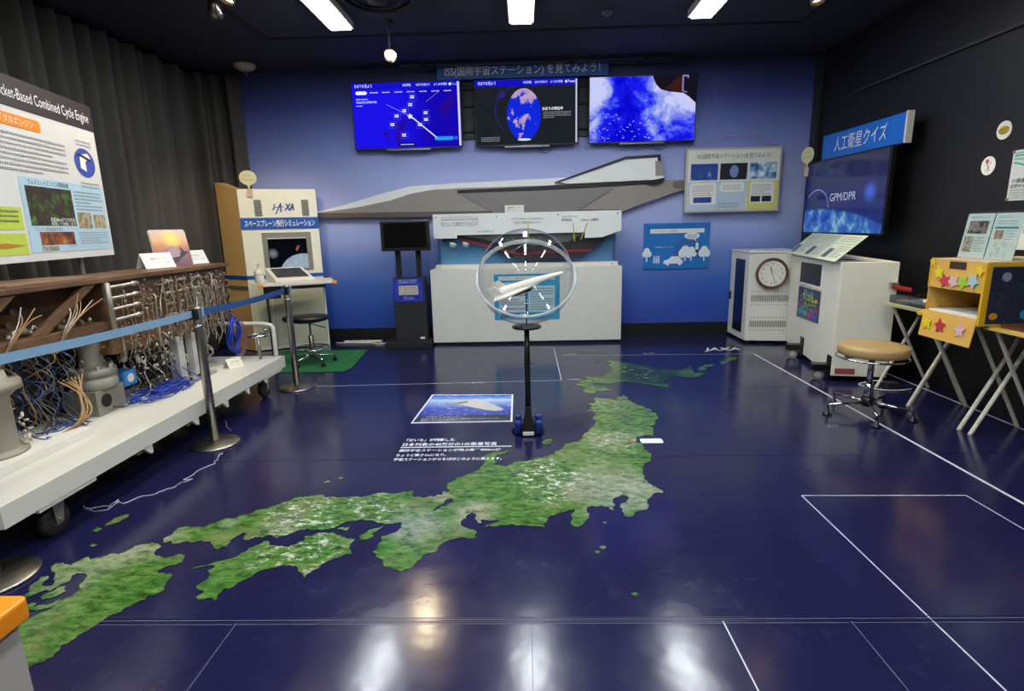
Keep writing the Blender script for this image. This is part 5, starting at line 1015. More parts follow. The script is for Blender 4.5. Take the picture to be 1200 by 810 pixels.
TZ = .03
tb = thing('simulator_table', 'narrow white table with orange corner caps in front of the simulator cabinet', 'table', (-2.88, 6.66, .0085), math.degrees(fa) + 3)
MB().box(-.33, .50, -.34, .20, .885, .91).build('table_top', mat('table_white', '#d2cfc4', .45), tb, bevel=.003)
for x, y in ((-.32, -.33), (.49, .19), (.49, -.33)): MB().box(x - .03, x + .025, y - .03, y + .025, .880, .9145).build('corner_cap', orange, tb, bevel=.004)
for x, y, q_ in ((-.27, -.28, blackmatte), (-.27, .12, blackmatte), (.40, .16, cream)):
        MB().cyl((x, y, 0.0), (x, y, .884), .014, n=12).build('leg', q_, tb)
MB().box(-.27, .42, .10, .13, .80, .84).build('rear_rail', mat('rail_grey2', '#55534c', .4, .5), tb)
MB().box(-.30, -.12, -.30, -.1, .74, .884).build('under_box', black, tb)
ts = thing('touch_screen', 'white tilted touch screen panel lying on the simulator table', 'touch screen', (-2.86, 6.66, .9195), math.degrees(fa) + 3)
pts = [(-.18, .0, .0), (.26, .0, .0), (.14, .22, .0), (-.28, .22, .0), (-.18, .0, .035), (.26, .0, .035), (.14, .24, .165), (-.28, .24, .165)]
pts = [(a, b - .16, c) for a, b, c in pts]
MB().add(pts, [(0, 1, 2, 3), (4, 5, 6, 7), (0, 1, 5, 4), (1, 2, 6, 5), (2, 3, 7, 6), (3, 0, 4, 7)]).build('housing', white_paint, ts, bevel=.005)
tn = (.165 - .035) / .24
MB().add([(a, b - .16, .035 + b * tn + .003) for a, b in ((-.155, .035), (.205, .035), (.115, .215), (-.225, .215))], [(0, 1, 2, 3)]).build('screen', mat('touch_glass', '#23272e', .15, vary=.4, vscale=20), ts)
bt = thing('pump_bottle', 'white pump bottle at the left end of the simulator table', 'bottle', (-3.20, 6.56, .9195))
MB().lathe([(.0, 0), (.05, .0), (.052, .01), (.052, .12), (.045, .14), (.02, .15), (.02, .17), (.0, .17)], (0, 0, 0), 28).build('bottle', white_paint, bt, smooth=True)
MB().lathe([(.053, .09), (.053, .10)], (0, 0, 0), 28).build('label_band', mat('band_tan', '#c09a60', .5), bt)
MB().tube([(0, 0, .17), (0, 0, .205), (0, 0, .21), (.04, -.01, .208)], [.008, .008, .014, .007], 10).build('pump', white_paint, bt, smooth=True)
def bubble(loc, rz, label, s=1.0):
    t = thing('speech_bubble_card', label, 'card', loc, rz, group='cream speech bubble cards')
    MB().prism(ell(0, .10 * s, .085 * s, .075 * s, 30), 0, .004).build('bubble', mat('bubble_cream', '#cfcb9e', .6), t)
    MB().prism([(-.02 * s, .03 * s), (.02 * s, .03 * s), (.0, -.01 * s)], .0005, .0035).build('pointer', mat('bubble_cream', '#cfcb9e', .6), t)
    letters('lettering', 'ゲームに', t, ink, -.01, .125 * s, .08 * s, .022 * s, -.002); letters('lettering', 'チャレンジ！', t, ink, .0, .08 * s, .12 * s, .024 * s, -.002)
    MB().prism([(-.03 * s, -.09 * s), (.025 * s, -.10 * s), (.03 * s, -.02 * s), (.0, .0), (-.025 * s, -.02 * s)], .0, .003).build('paper_tab', mat('tab_pink', '#c9ab98', .6), t)
    return t
bubble((-3.36, 6.895, 2.045), math.degrees(fa), 'cream speech bubble card on the top left of the simulator cabinet', 1.15)
bubble((3.41, 7.02, 2.14), -78, 'cream speech bubble card stuck at the left edge of the quiz screen', 1.25)

# round stool at the simulator
def place(o, x, y): o.location = (x, y, 0)
t = thing('swivel_stool', 'black-seated swivel stool with chrome foot ring in front of the simulator', 'stool', (-2.47, 6.12, .0085))
MB().lathe([(.0, .48), (.10, .485), (.17, .51), (.185, .535), (.175, .56), (.08, .57), (.0, .565)], (0, 0, 0), 36).build('seat', black, t, smooth=True)
for o in (t.children): o.scale = (1.42, 1.1, 1); o.location = (-.04, 0, 0)
MB().lathe([(.012, .30), (.012, .50)], (0, 0, 0), 16).build('piston', chrome, t, smooth=True)
MB().lathe([(.024, .10), (.028, .12), (.028, .33), (.02, .34)], (0, 0, 0), 20).build('column', steel, t, smooth=True)
MB().tube([(.02, -.01, .47), (.10, -.03, .45), (.20, -.05, .43)], .006, 8).build('height_lever', black, t)
rg = MB().tube([(.20 * math.cos(a), .20 * math.sin(a), .19) for a in [2 * PI * k / 40 for k in range(40)]], .009, 8, True)
for k in range(3): a = 2 * PI * k / 3 + .3; rg.cyl((.02 * math.cos(a), .02 * math.sin(a), .19), (.2 * math.cos(a), .2 * math.sin(a), .19), .006, n=8)
rg.build('foot_ring', chrome, t, smooth=True)
def star_base(t, n, L, a0, zc, wheel=True):
    for k in range(n):
        a = 2 * PI * k / n + a0; c, s = math.cos(a), math.sin(a)
        lg = MB().tube([(.015 * c, .015 * s, zc), (L * .5 * c, L * .5 * s, zc - .008), (L * c, L * s, zc - .02)], [.015, .013, .010], 10).build('leg', chrome, t, smooth=True)
        MB().cyl((L * c, L * s, zc - .02), (L * c, L * s, .045), .008, n=8).build('castor_stem', black, lg)
        if wheel:
            q = MB()
            for d in (-.012, .012): q.cyl((L * c + d * -s, L * s + d * c, .024), (L * c + (d + (.008 if d > 0 else -.008)) * -s, L * s + (d + (.008 if d > 0 else -.008)) * c, .024), .024, n=16)
            q.cyl((L * c + .014 * s, L * s - .014 * c, .026), (L * c - .014 * s, L * s + .014 * c, .026), .016, n=12)
            q.build('castor', black, lg)
        else: MB().lathe([(.0, .0), (.035, .0), (.035, .012), (.015, .02), (.012, .05), (0, .05)], (L * c, L * s, 0), 20).build('castor', black, lg, smooth=True)
star_base(t, 5, .24, .5, .10)

t = MB().prism([(-3.1, 5.74), (-2.0, 5.75), (-1.96, 5.9), (-2.04, 6.84), (-3.1, 6.84)], .001, .008, 'xy')
def mat_turf():
    t = NT('green_turf'); n = t.noise(t.coord('Object'), 90, 3, .8); b = t.bsdf(Base__Color=t.mix(n, '#0e4a26', '#1d7a40'), Roughness=.95); t.bump(b, n, .8, .01); return t.m
tag(t.build('green_mat', mat_turf()), 'bright green artificial turf mat on the floor under the black swivel stool', 'mat')
tag(MB().tube(smooth_path([(-2.6, 7.28, .012), (-2.3, 7.26, .012), (-2.1, 7.24, .010), (-2.0, 7.15, .010), (-1.92, 7.2, .010), (-1.86, 7.28, .010)], 6), .009, 8).build('power_cable', white_paint, None, smooth=True), 'white power cable on the floor along the back wall behind the kiosk', 'cable')
t = thing('power_strip', 'white power strip on the floor between the simulator and the kiosk', 'power strip', (-2.2, 7.33, 0))
MB().box(-.3, .22, -.02, .02, .0, .03).build('strip', white_paint, t, bevel=.004)
for x in (-.2, -.1, 0, .1): MB().box(x - .02, x + .02, -.012, .012, .0305, .034).build('socket', greyink, t)

# ------------------------------------------------------------------ right side
# rack cabinet with the clock
t = thing('rack_cabinet', 'white steel rack cabinet with vent slots and dark side strip in the back corner', 'cabinet', (2.74, 6.86, 0))
rk = mat('rack_white', '#dcdace', .45)
M = None
MB().prism([(0, .0), (.53, -.08), (.66, .58), (.0, .60)], .035, 1.125, 'xy').build('body', rk, t, bevel=.006)
MB().prism([(-.004, -.012), (.54, -.092), (.672, .59), (-.006, .612)], 1.126, 1.15, 'xy').build('lid', rk, t, bevel=.004)
for x, y in ((.06, .05), (.06, .53), (.48, .02), (.55, .53)): MB().cyl((x, y, 0), (x, y, .034), .025, n=16).build('foot', black, t)
MB().box(-.006, -.0008, .12, .42, .12, 1.04).build('glass_strip', mat('dark_glass', '#101830', .12), t)
MB().box(-.02, -.0065, .52, .55, .5, .6).build('handle', black, t)
ang = math.atan2(-.08, .53)
Mr = Matrix.Rotation(ang, 4, 'Z')
for z0, z1 in ((.52, .62), (.20, .30)):
    q = MB()
    for k in range(22): q.box(.05 + k * .021, .05 + k * .021 + .010, -.003, -.0006, z0 + .01, z1 - .01)
    q.build('vent_slots', mat('vent_dark', '#5c5a52', .6), t).matrix_local = Mr
    q = MB()
    for k in range(11):
        for zz in (z0 - .03, z1 + .03): q.box(.05 + k * .042, .05 + k * .042 + .024, -.003, -.0006, zz, zz + .006)
    q.build('vent_dashes', mat('vent_dark', '#5c5a52', .6), t).matrix_local = Mr
MB().box(.10, .105, -.003, -.0008, .1, .12).build('key_slot', greyink, t)
ck = thing('wall_clock', 'round brown-rimmed clock with white face hung on the rack cabinet front', 'clock', (2.985, 6.78, .88), math.degrees(ang), rot=(0, 0, ang))
MB().lathe([(.0, -.0), (.165, .0), (.188, .012), (.185, .03), (.17, .036), (.162, .03), (.155, .012), (.0, .012)], (0, 0, 0), 48, (0, -1, 0)).build('rim', mat('clock_brown', '#5c3a26', .35, vary=.2), ck, smooth=True)
MB().poly(ell(0, 0, .156, .156, 48), -.0135).build('face', mat('clock_face', '#dedcd0', .4), ck)
for k in range(1, 13):
    a = R(90 - 30 * k); letters('numeral', str(k), ck, ink, .118 * math.cos(a), .118 * math.sin(a), None, .026, -.0145)
strip(MB(), (0, 0), (-.02, .085), .010, -.016).build('hour_hand', ink, ck); strip(MB(), (-.01, .03), (.045, -.12), .006, -.017).build('minute_hand', ink, ck); strip(MB(), (.0, .0), (.06, .03), .002, -.018).build('second_hand', redm, ck)
textlines(ck, greyink, -.03, .03, .035, .055, 1, -.0145, 3, glyph=.01)

# quiz cabinet
qa = math.atan2(5.10 - 6.74, 2.87 - 3.19); L = math.hypot(5.10 - 6.74, 2.87 - 3.19)
t = thing('quiz_cabinet', 'large cream wheeled cabinet with a screen and blue picture, behind the tan stool', 'cabinet', (3.19, 6.74, 0), math.degrees(qa))
MB().box(0, L, 0, .47, .055, 1.12).build('body', cream, t, bevel=.006)
MB().prism([(.43, .825), (1.13, .845), (1.13, 1.06), (.43, 1.045)], -.004, -.0006).build('screen_recess', mat('recess', '#0a0e1c', .4, spec=.2), t)
MB().quad(.45, 1.1, .84, .91, -.006).build('screen_glow', mat('recess_blue', '#161c3c', .5, vary=.5, vscale=20), t)
MB().prism([(.38, .80), (1.2, .80), (1.2, .82), (.38, .815)], -.012, -.0006).build('ledge', white_paint, t)
def mat_quiz():
    t = NT('quiz_print'); v = t.coord('Object'); n = t.noise(v, 7, 5, .7, .5); c = t.ramp(n, [(.3, '#060a24'), (.5, '#0a1238'), (.6, '#103a78'), (.7, '#0a1238')]); t.bsdf(Base__Color=c, Roughness=.3); return t.m
MB().prism([(.42, .43), (1.18, .47), (1.18, .795), (.42, .775)], -.005, -.0006).build('quiz_picture', mat_quiz(), t)
for k in range(13):
    a = R(-35 + 250 * k / 12); c_ = ('#1c9cc8', '#c8327a', '#3cb4a0', '#d8c83c', '#2868d0')[k % 5]; r0, r1 = .12, .23 + .05 * (k % 2); w_k = .035
    P = [(.80 + 1.25 * (r0 * math.cos(a)), .62 + .55 * r0 * math.sin(a)), (.80 + 1.25 * (r1 * math.cos(a - w_k * 4)), .62 + .55 * r1 * math.sin(a - w_k * 4)), (.80 + 1.25 * (r1 * math.cos(a + w_k * 4)), .62 + .55 * r1 * math.sin(a + w_k * 4))]
    MB().poly(P, -.0062 - .0002 * (k % 3)).build('ray_print', mat('ray' + c_, c_, .5), t)
for x, c_ in ((.55, '#1c9cc8'), (.72, '#3cb4a0'), (.90, '#c8327a'), (1.05, '#2868d0')): MB().poly(ell(x, .51, .08, .03), -.0064).build('blob_print', mat('ray' + c_, c_, .5), t)
letters('lettering', '人工衛星', t, mat('lime_text', '#b8d040', .5), .8, .69, .36, .08, -.008, bold=.02); letters('lettering', 'クイズ', t, mat('lime_text', '#b8d040', .5), .82, .60, .30, .08, -.008, bold=.02)
for x in (.72, L - .06):
    pl_ = MB().box(x - .05, x + .05, -.16, -.002, .10, .16).build('castor_bracket', black, t)
    MB().box(x - .05, x + .05, -.012, -.001, .04, .24).build('castor_plate', black, t)
    MB().cyl((x - .022, -.10, .056), (x + .022, -.10, .056), .055, n=28).build('castor_wheel', mat('castor_grey', '#7d7b76', .5), pl_)
    MB().cyl((x - .026, -.10, .056), (x + .026, -.10, .056), .03, n=20).build('hub', lightgrey, pl_)
for x in (.2, L - .25): MB().cyl((x, .40, 0), (x, .40, .054), .03, n=16).build('foot', black, t)
MB().box(L + .001, L + .004, .03, .2, .075, .13).build('warning_label', mat('label_red', '#9c4a48', .5), t)
MB().box(L + .001, L + .05, .40, .46, .90, .94).build('latch', steel, t)
o = MB().cyl((L + .051, .43, .90), (L + .07, .55, .875), .022, n=14).build('red_grip', mat('grip_red', '#a01c28', .4), t)
# three leaflets on a sloping rest on top
for k in range(3):
    y_ = L - .02 - k * (L - .04) / 3
    lf = thing('leaflet_sheet', ['pale green leaflet sheet on the quiz cabinet top, nearest the stool', 'pale green leaflet sheet on the quiz cabinet top, middle of three', 'pale green leaflet sheet on the quiz cabinet top, nearest the back wall'][k], 'leaflet', (0, 0, 0), group='leaflets on the quiz cabinet')
    w = (L - .05) / 3
    base = Matrix.Translation((3.19, 6.74, 1.1255)) @ Matrix.Rotation(qa, 4, 'Z') @ Matrix.Translation((y_ - w / 2, -.055, .0)) @ Matrix.Rotation(R(-48), 4, 'X')
    lf.matrix_world = base
    MB().box(-w / 2 + .004, w / 2 - .004, 0.0, .004, .0, .34).build('sheet', mat('leaf_green', '#d4dcc2', .35), lf)
    MB().quad(-w / 2 + .04, -w / 2 + .18, .03, .15, -.002).build('photo', mat('leaf_photo', '#4a5a66', .4, vary=.6, vscale=30), lf)
    textlines(lf, greyink, -w / 2 + .04, w / 2 - .05, .24, .32, 3, -.002, k, glyph=.03); textlines(lf, greyink, -w / 2 + .22, w / 2 - .05, .04, .2, 6, -.002, k + 5, glyph=.022)
    MB().quad(-w / 2 + .02, w / 2 - .02, .215, .22, -.002).build('rule', mat('leaf_dark', '#5a8a60', .5), lf)
    MB().prism([(0.005, .0), (.26, -.0), (.26, .004), (.005, .004)], -.03, .03, 'yz').build('stay', clear, lf).matrix_local = Matrix.Translation((0, .004, .0)) @ Matrix.Rotation(R(48 - 0), 4, 'X')

# quiz screen on the right wall
t = thing('quiz_screen', 'large dim blue wall screen reading GPM/DPR above the quiz cabinet', 'screen', (3.45, 7.05, 1.765), -90)
def mat_q():
    t = NT('quiz_screen_image'); v = t.coord('Object'); n = t.noise(v, 5, 7, .65); sp = t.n('ShaderNodeSeparateXYZ', Vector=v)
    d = t.n('ShaderNodeVectorMath', _operation='DISTANCE'); t.l(v, d.inputs[0]); d.inputs[1].default_value = (.3, 0, -4.35)
    sky = t.mix(t.mr(sp.outputs[2], -.3, .4), '#1d2a72', '#232548')
    ea = t.ramp(n, [(.38, '#1c3a9c'), (.5, '#2f66b8'), (.62, '#7fb4cc')])
    c = t.mix(t.mr(d.outputs['Value'], 4.22, 4.19), sky, ea)
    d2 = t.n('ShaderNodeVectorMath', _operation='DISTANCE'); t.l(v, d2.inputs[0]); d2.inputs[1].default_value = (1.28, 0, 0)
    c = t.mix(t.mr(d2.outputs['Value'], .0, .12, .9, 0), c, '#4a6cf0')
    b = t.bsdf(Base__Color='#040406', Roughness=.12); t.set(b, 'Emission Color', c); b.inputs['Emission Strength'].default_value = .85; return t.m
MB().box(-.02, 1.55, .001, .05, -.43, .412).build('bezel', black, t, bevel=.005)
MB().quad(.005, 1.525, -.405, .39, -.001).build('display', mat_q(), t)
letters('lettering', 'GPM/DPR', t, glow('dim_white', '#b8bcd8', .85), .80, -.02, .50, .085, -.004)
fr = MB(); pv = None
for k in range(22):
    a = R(140 - 6.5 * k); p = (.27 + .26 * math.cos(a), -.14 + .22 * math.sin(a))
    if pv: strip(fr, pv, p, .012, -.004)
    pv = p
fr.build('arc_line', glow('arc_blue', '#8494d4', .8), t)
MB().box(.3, 1.2, .051, XR - 3.451, -.2, .2).build('wall_mount', blackmatte, t)
t = thing('quiz_sign', 'blue sign with white Japanese quiz title above the dim quiz screen', 'sign', (3.5, 6.86, 2.315), -90)
MB().box(.0, 1.44, .0, .04, -.135, .135).build('board', mat('quiz_sign_blue', '#1668c8', .4), t)
letters('lettering', '人工衛星クイズ', t, white_ink, .72, .01, .92, .16, -.006)
MB().box(1.441, 1.465, -.01, .05, -.14, .14).build('end_strip', white_paint, t)
MB().box(.2, 1.2, .041, XR - 3.501, -.03, .03).build('arm', blackmatte, t)

# tan stool
t = thing('round_stool', 'round stool with tan cushion seat and chrome four-leg base on the right', 'stool', (2.655, 4.18, 0))
MB().lathe([(.0, .478), (.21, .478), (.232, .485), (.24, .505), (.238, .54), (.228, .556), (.15, .562), (.0, .562)], (0, 0, 0), 48).build('seat', mat('seat_tan', '#a98c5c', .45), t, smooth=True)
MB().tube([(.243 * math.cos(a), .243 * math.sin(a), .462) for a in [2 * PI * k / 48 for k in range(48)]], .007, 8, True).build('seat_ring', chrome, t, smooth=True)
MB().box(-.2, .2, -.02, .02, .455, .477).build('seat_plate', chrome, t)
MB().lathe([(.022, .24), (.022, .475)], (0, 0, 0), 20).build('piston', chrome, t, smooth=True)
MB().lathe([(.034, .10), (.034, .25), (.026, .255)], (0, 0, 0), 24).build('column', chrome, t, smooth=True)
MB().lathe([(.04, .07), (.045, .08), (.045, .14), (.035, .145)], (0, 0, 0), 24).build('hub', black, t, smooth=True)
star_base(t, 5, .30, R(-108), .10, False)

# folding tables: three in a row along the right wall
tubew = mat('tube_white', '#d4cdb8', .4)
def table(loc, L_, D, m_top, label):
    t = thing('folding_table', label, 'folding table', loc, 0, group='folding tables along the right wall')
    MB().prism(rrect(-D / 2, D / 2, -L_ / 2, L_ / 2, .03), .755, .78, 'xy').build('table_top', m_top, t, bevel=.003)
    for y in (-L_ / 2 + .03, L_ / 2 - .03):
        MB().tube(smooth_path([(-D / 2 + .02, y, .0), (-D / 2 + .05, y, .06), (D / 2 - .09, y, .70), (D / 2 - .07, y, .754)], 5), .014, 10).build('leg', tubew, t, smooth=True)
        y2 = y - .032 if y > 0 else y + .032
        MB().tube(smooth_path([(D / 2 + .02, y2, .0), (D / 2 - .02, y2, .08), (-D / 2 + .09, y2, .70), (-D / 2 + .07, y2, .754)], 5), .014, 10).build('leg', tubew, t, smooth=True)
    return t
table((3.37, 4.66, 0), .52, .44, mat('green_top', '#a9ab7c', .4), 'folding table with pale green top beside the quiz cabinet')
table((3.30, 4.09, 0), .60, .44, yellow_tape, 'folding table carrying the star cardboard box')
table((3.30, 3.38, 0), .74, .44, mat('yellow_top', '#d8b65a', .4), 'folding table with yellow top nearest the camera')
t = thing('paper_tray', 'clear plastic tray holding papers on the green-topped folding table', 'tray', (3.36, 4.68, .7805))
q = MB().box(-.17, .17, -.2, .2, 0, .005); q.box(-.17, -.165, -.2, .2, .005, .07); q.box(.165, .17, -.2, .2, .005, .07); q.box(-.165, .165, .195, .2, .005, .07); q.box(-.165, .165, -.2, -.195, .005, .05)
q.build('tray', acrylic('tray_acrylic', '#b8c0c8', 2.5), t)
tag(MB().box(3.22, 3.50, 4.52, 4.85, .787, .805).build('paper_stack', paper, None), 'stack of white papers inside the clear tray', 'papers')

t = thing('cardboard_box', 'open cardboard box decorated with paper stars on the folding tables', 'box', (3.0, 4.17, 0), -90)
W_b, Db = .50, .62
q = MB(); q.box(0, W_b, 0, .006, 1.0, 1.20); q.box(0, W_b, Db - .006, Db, .785, 1.20); q.box(0, .006, .006, Db - .006, .785, 1.2); q.box(W_b - .006, W_b, .006, Db - .006, .785, 1.2)
q.build('walls', cardboard, t)
MB().box(.006, W_b - .006, .006, Db - .006, .785, .79).build('bottom', cardboard_dk, t)
MB().box(-.003, W_b + .003, -.002, Db + .002, 1.2005, 1.208).build('top', mat('box_top', '#cbb088', .6), t)
MB().box(.0, .006, .0, .005, .785, 1.0).build('side_edge', cardboard, t)
MB().add([(0, -.002, .83), (W_b - .01, -.002, .83), (W_b - .01, -.008, .83), (0, -.008, .83), (.0, -.03, .635), (W_b - .015, -.03, .635), (W_b - .015, -.024, .633), (0, -.024, .633)], [(0, 1, 2, 3), (3, 2, 5, 4), (0, 1, 6, 7), (4, 5, 6, 7), (0, 3, 4, 7), (1, 2, 5, 6)]).build('front_flap', cardboard, t)
for a, b, c_, d in ((-.004, .012, -.004, 1.2), (W_b - .012, W_b + .006, -.006, 1.2)): MB().box(a, b, c_, .012, .785 if a > 0 else 1.0, d - .001).build('tape_edge', yellow_tape, t)
MB().box(W_b + .0005, W_b + .004, .0, .03, .785, 1.2).build('tape_edge', yellow_tape, t)
MB().box(W_b + .0005, W_b + .004, .03, Db, 1.18, 1.2).build('tape_edge', yellow_tape, t)
MB().quad(.18, .33, 1.145, 1.195, -.003).build('hand_slot', mat('slot_brown', '#3a2414', .8), t)
MB().box(.02, W_b - .03, .01, .42, .7905, .84).build('paper_pile', paper, t)
for k, (x, z, c_, r) in enumerate(((.02, 1.18, '#e2c61c', .035), (.09, 1.11, '#e0cf20', .055), (.155, 1.055, '#c83a50', .055), (.24, 1.06, '#d8b4b8', .055), (.325, 1.06, '#9cc832', .055), (.41, 1.075, '#9cc0cc', .055), (.455, 1.15, '#e2c61c', .045))):
    MB().prism(star(x, z, r, 90 + k * 9, .52), -.006 - k * .0008, -.0032 - k * .0008).build('paper_star', mat('star' + c_, c_, .6), t)
for x, z, c_ in ((.07, .735, '#e0cf20'), (.20, .735, '#c03048'), (.385, .735, '#d8b4b8')):
    yy = -.03 + (.735 - .635) / .195 * .022
    MB().prism(star(x, z, .055, 96, .52), yy - .012, yy - .006).build('paper_star', mat('star' + c_, c_, .6), t)
def mat_space():
    t = NT('space_print'); v = t.coord('Object'); s = t.mr(t.noise(v, 60, 2, .9), .70, .73); n = t.noise(v, 3, 3); t.bsdf(Base__Color=t.mix(s, t.mix(n, '#141c2e', '#1e2c48'), '#d8dcd0'), Roughness=.5); return t.m
sp_ = MB().box(W_b + .0045, W_b + .006, .035, Db - .005, .80, 1.175).build('space_picture', mat_space(), t)
for y, z, ry, rz_, c_ in ((.13, 1.11, .03, .03, '#7c86a0'), (.08, .85, .028, .022, '#c8841c'), (.30, .86, .05, .035, '#2a7cb0')):
    MB().prism(ell(y, z, ry, rz_), W_b + .0065, W_b + .008, 'yz').build('planet_print', mat('planet' + c_, c_, .5), sp_)
MB().prism(ell(.30, .86, .018, .014), W_b + .0085, W_b + .0095, 'yz').build('planet_print', mat('planetcore', '#0c1018', .5), sp_)
for k, (y0_, y1_) in enumerate(((4.185, 3.955), (3.945, 3.72))):
    t = thing('leaflet_holder', 'clear upright stand with ' + ('a photo leaflet, left one on the star box' if k == 0 else 'a star-diagram leaflet, right one on the star box'), 'leaflet holder', (3.19, y0_, 1.2115), rot=(R(-8), 0, R(-90)), group='upright leaflet stands on the star box')
    w = y0_ - y1_
    MB().box(0, w, 0, .003, 0, .31).build('sheet', mat('leaf_pale', '#d6decf', .4), t); MB().box(-.005, w + .005, -.005, -.002, .002, .315).build('clear_cover', clear, t)
    MB().box(-.005, w + .005, .004, .007, .3, .325).build('backing', charcoal, t)
    MB().box(.0, w, .008, .02, .002, .012).build('foot', clear, t)
    letters('lettering', '宇宙教室のようす' if k == 0 else '星のかたちをつくろう', t, mat('teal_ink', '#4a8c80', .5), w / 2, .285, w * .75, .018, -.0008)
    if k == 0:
        MB().quad(.03, w - .03, .17, .26, -.0006).build('photo', mat_photo('people_photo', ['#14161a', '#3a3430', '#a08a78', '#2a2c34'], 26), t); MB().quad(.02, .10, .04, .15, -.0006).build('photo', mat_photo('desk_photo', ['#4a4238', '#8c7c68', '#c4b8a4', '#5a4438'], 30), t)
        textlines(t, greyink, .11, w - .03, .04, .15, 6, -.0008, 4, glyph=.018)
    else:
        MB().quad(.02, w - .02, .205, .22, -.0006).build('green_band', mat('band_green', '#2c8c78', .5), t); MB().quad(.03, .10, .135, .195, -.0006).build('photo', mat_photo('hand_photo', ['#5a3c20', '#a07850', '#d8c098'], 20), t)
        textlines(t, greyink, .11, w - .03, .13, .2, 4, -.0008, 4, glyph=.018); textlines(t, greyink, .03, w - .03, .23, .265, 2, -.0008, 5, glyph=.016)
        q = MB()
        for x, z in ((.06, .10), (.13, .10), (.09, .065), (.05, .03), (.10, .03), (.15, .03)):
            P = star(x, z, .018)
            for a, b in zip(P, P[1:] + P[:1]): strip(q, a, b, .002, -.0008)
        q.build('star_outline', greyink, t)
# things on the right wall
t = thing('wall_card', 'white card with triangle outlines on the black wall beside the leaflet stands', 'card', (XR - .004, 4.25, 1.38), -90)
MB().box(-.13, .35, -.003, .0, -.13, .13).build('sheet', paper, t)
q = MB()
for P in ([(.02, .0), (.12, -.07), (.14, .04)], [(.06, -.1), (.12, -.02), (.16, -.1)], [(.0, .03), (.1, .05), (.08, -.02)]):
    for a, b in zip(P, P[1:] + P[:1]): strip(q, a, b, .004, -.005)
q.build('outline_print', greyink, t)
t = thing('wall_poster', 'white poster with teal swooshes pinned on the black wall at the right edge', 'poster', (XR - .004, 4.42, 1.80), -90)
MB().box(0, .5, -.003, 0, -.19, .175).build('sheet', mat('poster_pale', '#c4cdc8', .5), t)
tl = mat('teal_print', '#3f9a92', .5)
for k in range(4):
    q = MB(); pv = None
    for j in range(14):
        s = j / 13; p = (.02 + .45 * s, .15 - .04 * k - .13 * s + .06 * math.sin(s * 3 + k * .4))
        if pv: strip(q, pv, p, .008 + .004 * (k % 2), -.0045 - k * .0004)
        pv = p
    q.build('swoosh_print', tl, t)
letters('lettering', '小惑星探査機', t, ink, .02, -.045, .26, .032, -.006, align='L', bold=.01); letters('lettering', '応援キャンペーン', t, ink, .02, -.085, .26, .03, -.006, align='L', bold=.01)
textlines(t, greyink, .02, .45, -.18, -.105, 4, -.005, 6, glyph=.02)
for z in (.165, -.18): MB().cyl((.01, -.004, z), (.01, -.012, z), .01, n=12).build('pin', mat('pin_copper', '#a8704c', .4), t)
t = thing('wall_sticker', 'round white wall sticker with a yellow striped shape, upper of the two', 'sticker', (XR - .004, 4.54, 2.14), -90, group='round stickers on the black wall')
MB().prism(ell(0, 0, .068, .068), -.003, 0).build('disc', paper, t); MB().prism(ell(0, .0, .05, .032), -.005, -.0035).build('yellow_print', mat('print_yellow', '#b89a20', .5), t)
q = MB(); strip(q, (-.048, -.002), (.045, .012), .006, -.006); strip(q, (-.03, -.02), (.035, -.012), .005, -.006); q.build('stripe_print', ink, t)
t = thing('wall_sticker', 'round white wall sticker with a small pink and grey sketch, lower of the two', 'sticker', (XR - .004, 4.64, 1.89), -90, group='round stickers on the black wall')
MB().prism(ell(0, 0, .068, .072), -.003, 0).build('disc', paper, t)
q = MB(); q.prism(ell(-.012, .035, .016, .016), -.005, -.0035); q.build('pink_print', mat('print_pink', '#a8506c', .5), t)
q = MB(); strip(q, (-.012, .02), (.01, -.02), .01, -.005); strip(q, (.01, -.02), (-.02, -.04), .006, -.005); strip(q, (.01, -.02), (.02, -.045), .006, -.005); strip(q, (.02, .03), (.025, .01), .006, -.005); q.build('sketch_print', greyink, t)
t = thing('wall_switch_strip', 'pale strip fixed on the black wall above the teal poster at the right edge', 'strip', (XR - .004, 4.12, 2.16), -90)
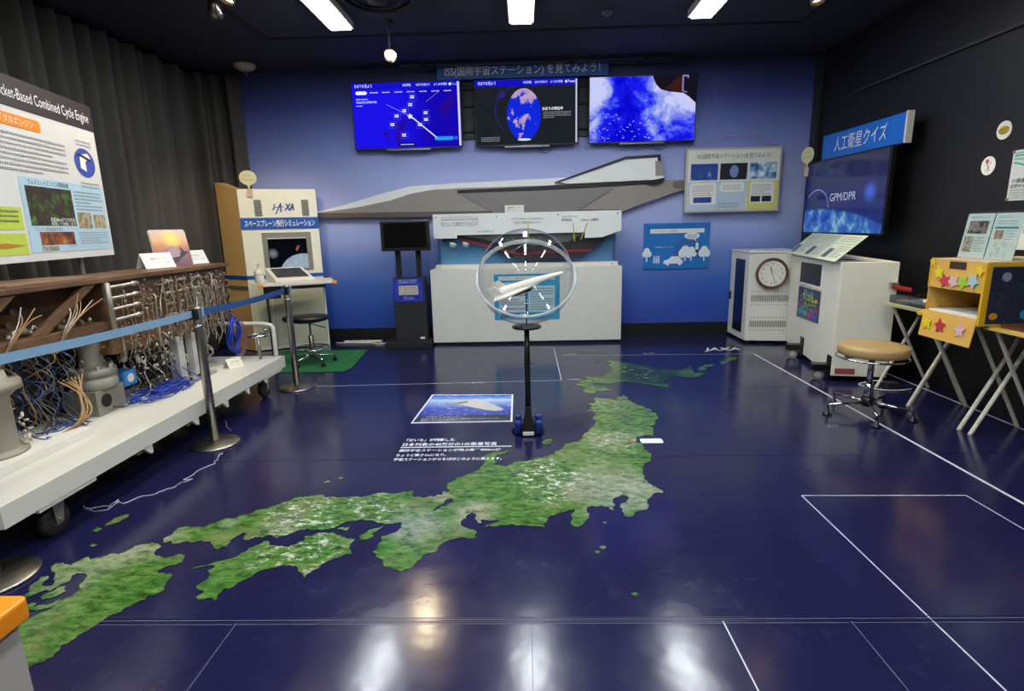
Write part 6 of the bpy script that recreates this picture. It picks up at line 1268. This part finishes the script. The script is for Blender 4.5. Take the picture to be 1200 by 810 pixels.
MB().box(0, .35, -.02, 0, -.02, .02).build('plate', lightgrey, t, bevel=.003); MB().cyl((.03, -.021, 0), (.03, -.026, 0), .008, n=10).build('screw', greyink, t)
tag(MB().box(3.12, 3.34, 3.42, 3.64, .7805, .80).build('brown_book', mat('book_brown', '#5a2c16', .6), None, bevel=.002), 'brown book lying on the yellow-topped folding table', 'book')
t = thing('power_adaptor', 'dark power adaptor with white cable on the floor behind the tan stool', 'adaptor', (3.28, 4.86, 0))
MB().box(-.05, .05, -.04, .04, .0, .06).build('adaptor', charcoal, t, bevel=.008)
MB().tube(smooth_path([(.0, .04, .03), (-.02, .14, .03), (-.12, .16, .012), (-.22, .1, .008), (-.15, -.06, .008), (.0, -.1, .008), (.15, -.06, .008)], 6), .005, 6).build('cable', white_paint, t, smooth=True)

# ------------------------------------------------------------------ camera, light, view
cam = bpy.data.cameras.new('camera'); co = bpy.data.objects.new('camera', cam); C.objects.link(co); SC.camera = co
cam.sensor_width = 36; cam.sensor_fit = 'HORIZONTAL'; cam.lens = 644.3 / 1200 * 36; cam.clip_start = .05
P_, Y_, R_ = R(12.146), R(-1.594), R(-1.325)
fwd = Vector((math.sin(Y_) * math.cos(P_), math.cos(Y_) * math.cos(P_), -math.sin(P_))); rt = Vector((math.cos(Y_), -math.sin(Y_), 0)); up = rt.cross(fwd)
r2 = rt * math.cos(R_) + up * math.sin(R_); u2 = -rt * math.sin(R_) + up * math.cos(R_)
co.matrix_world = Matrix(((r2.x, u2.x, -fwd.x, 0), (r2.y, u2.y, -fwd.y, 0), (r2.z, u2.z, -fwd.z, 1.5), (0, 0, 0, 1)))
wd = bpy.data.worlds.new('world'); SC.world = wd; wd.use_nodes = True
wd.node_tree.nodes['Background'].inputs[0].default_value = (.5, .55, .7, 1); wd.node_tree.nodes['Background'].inputs[1].default_value = .02
vs = SC.view_settings; vs.view_transform = 'Standard'; vs.look = 'None'; vs.gamma = 1; vs.exposure = EXPOSURE; vs.use_curve_mapping = False
SC.cycles.max_bounces = 8; SC.cycles.transparent_max_bounces = 16; SC.cycles.use_denoising = True; SC.cycles.sample_clamp_indirect = 6
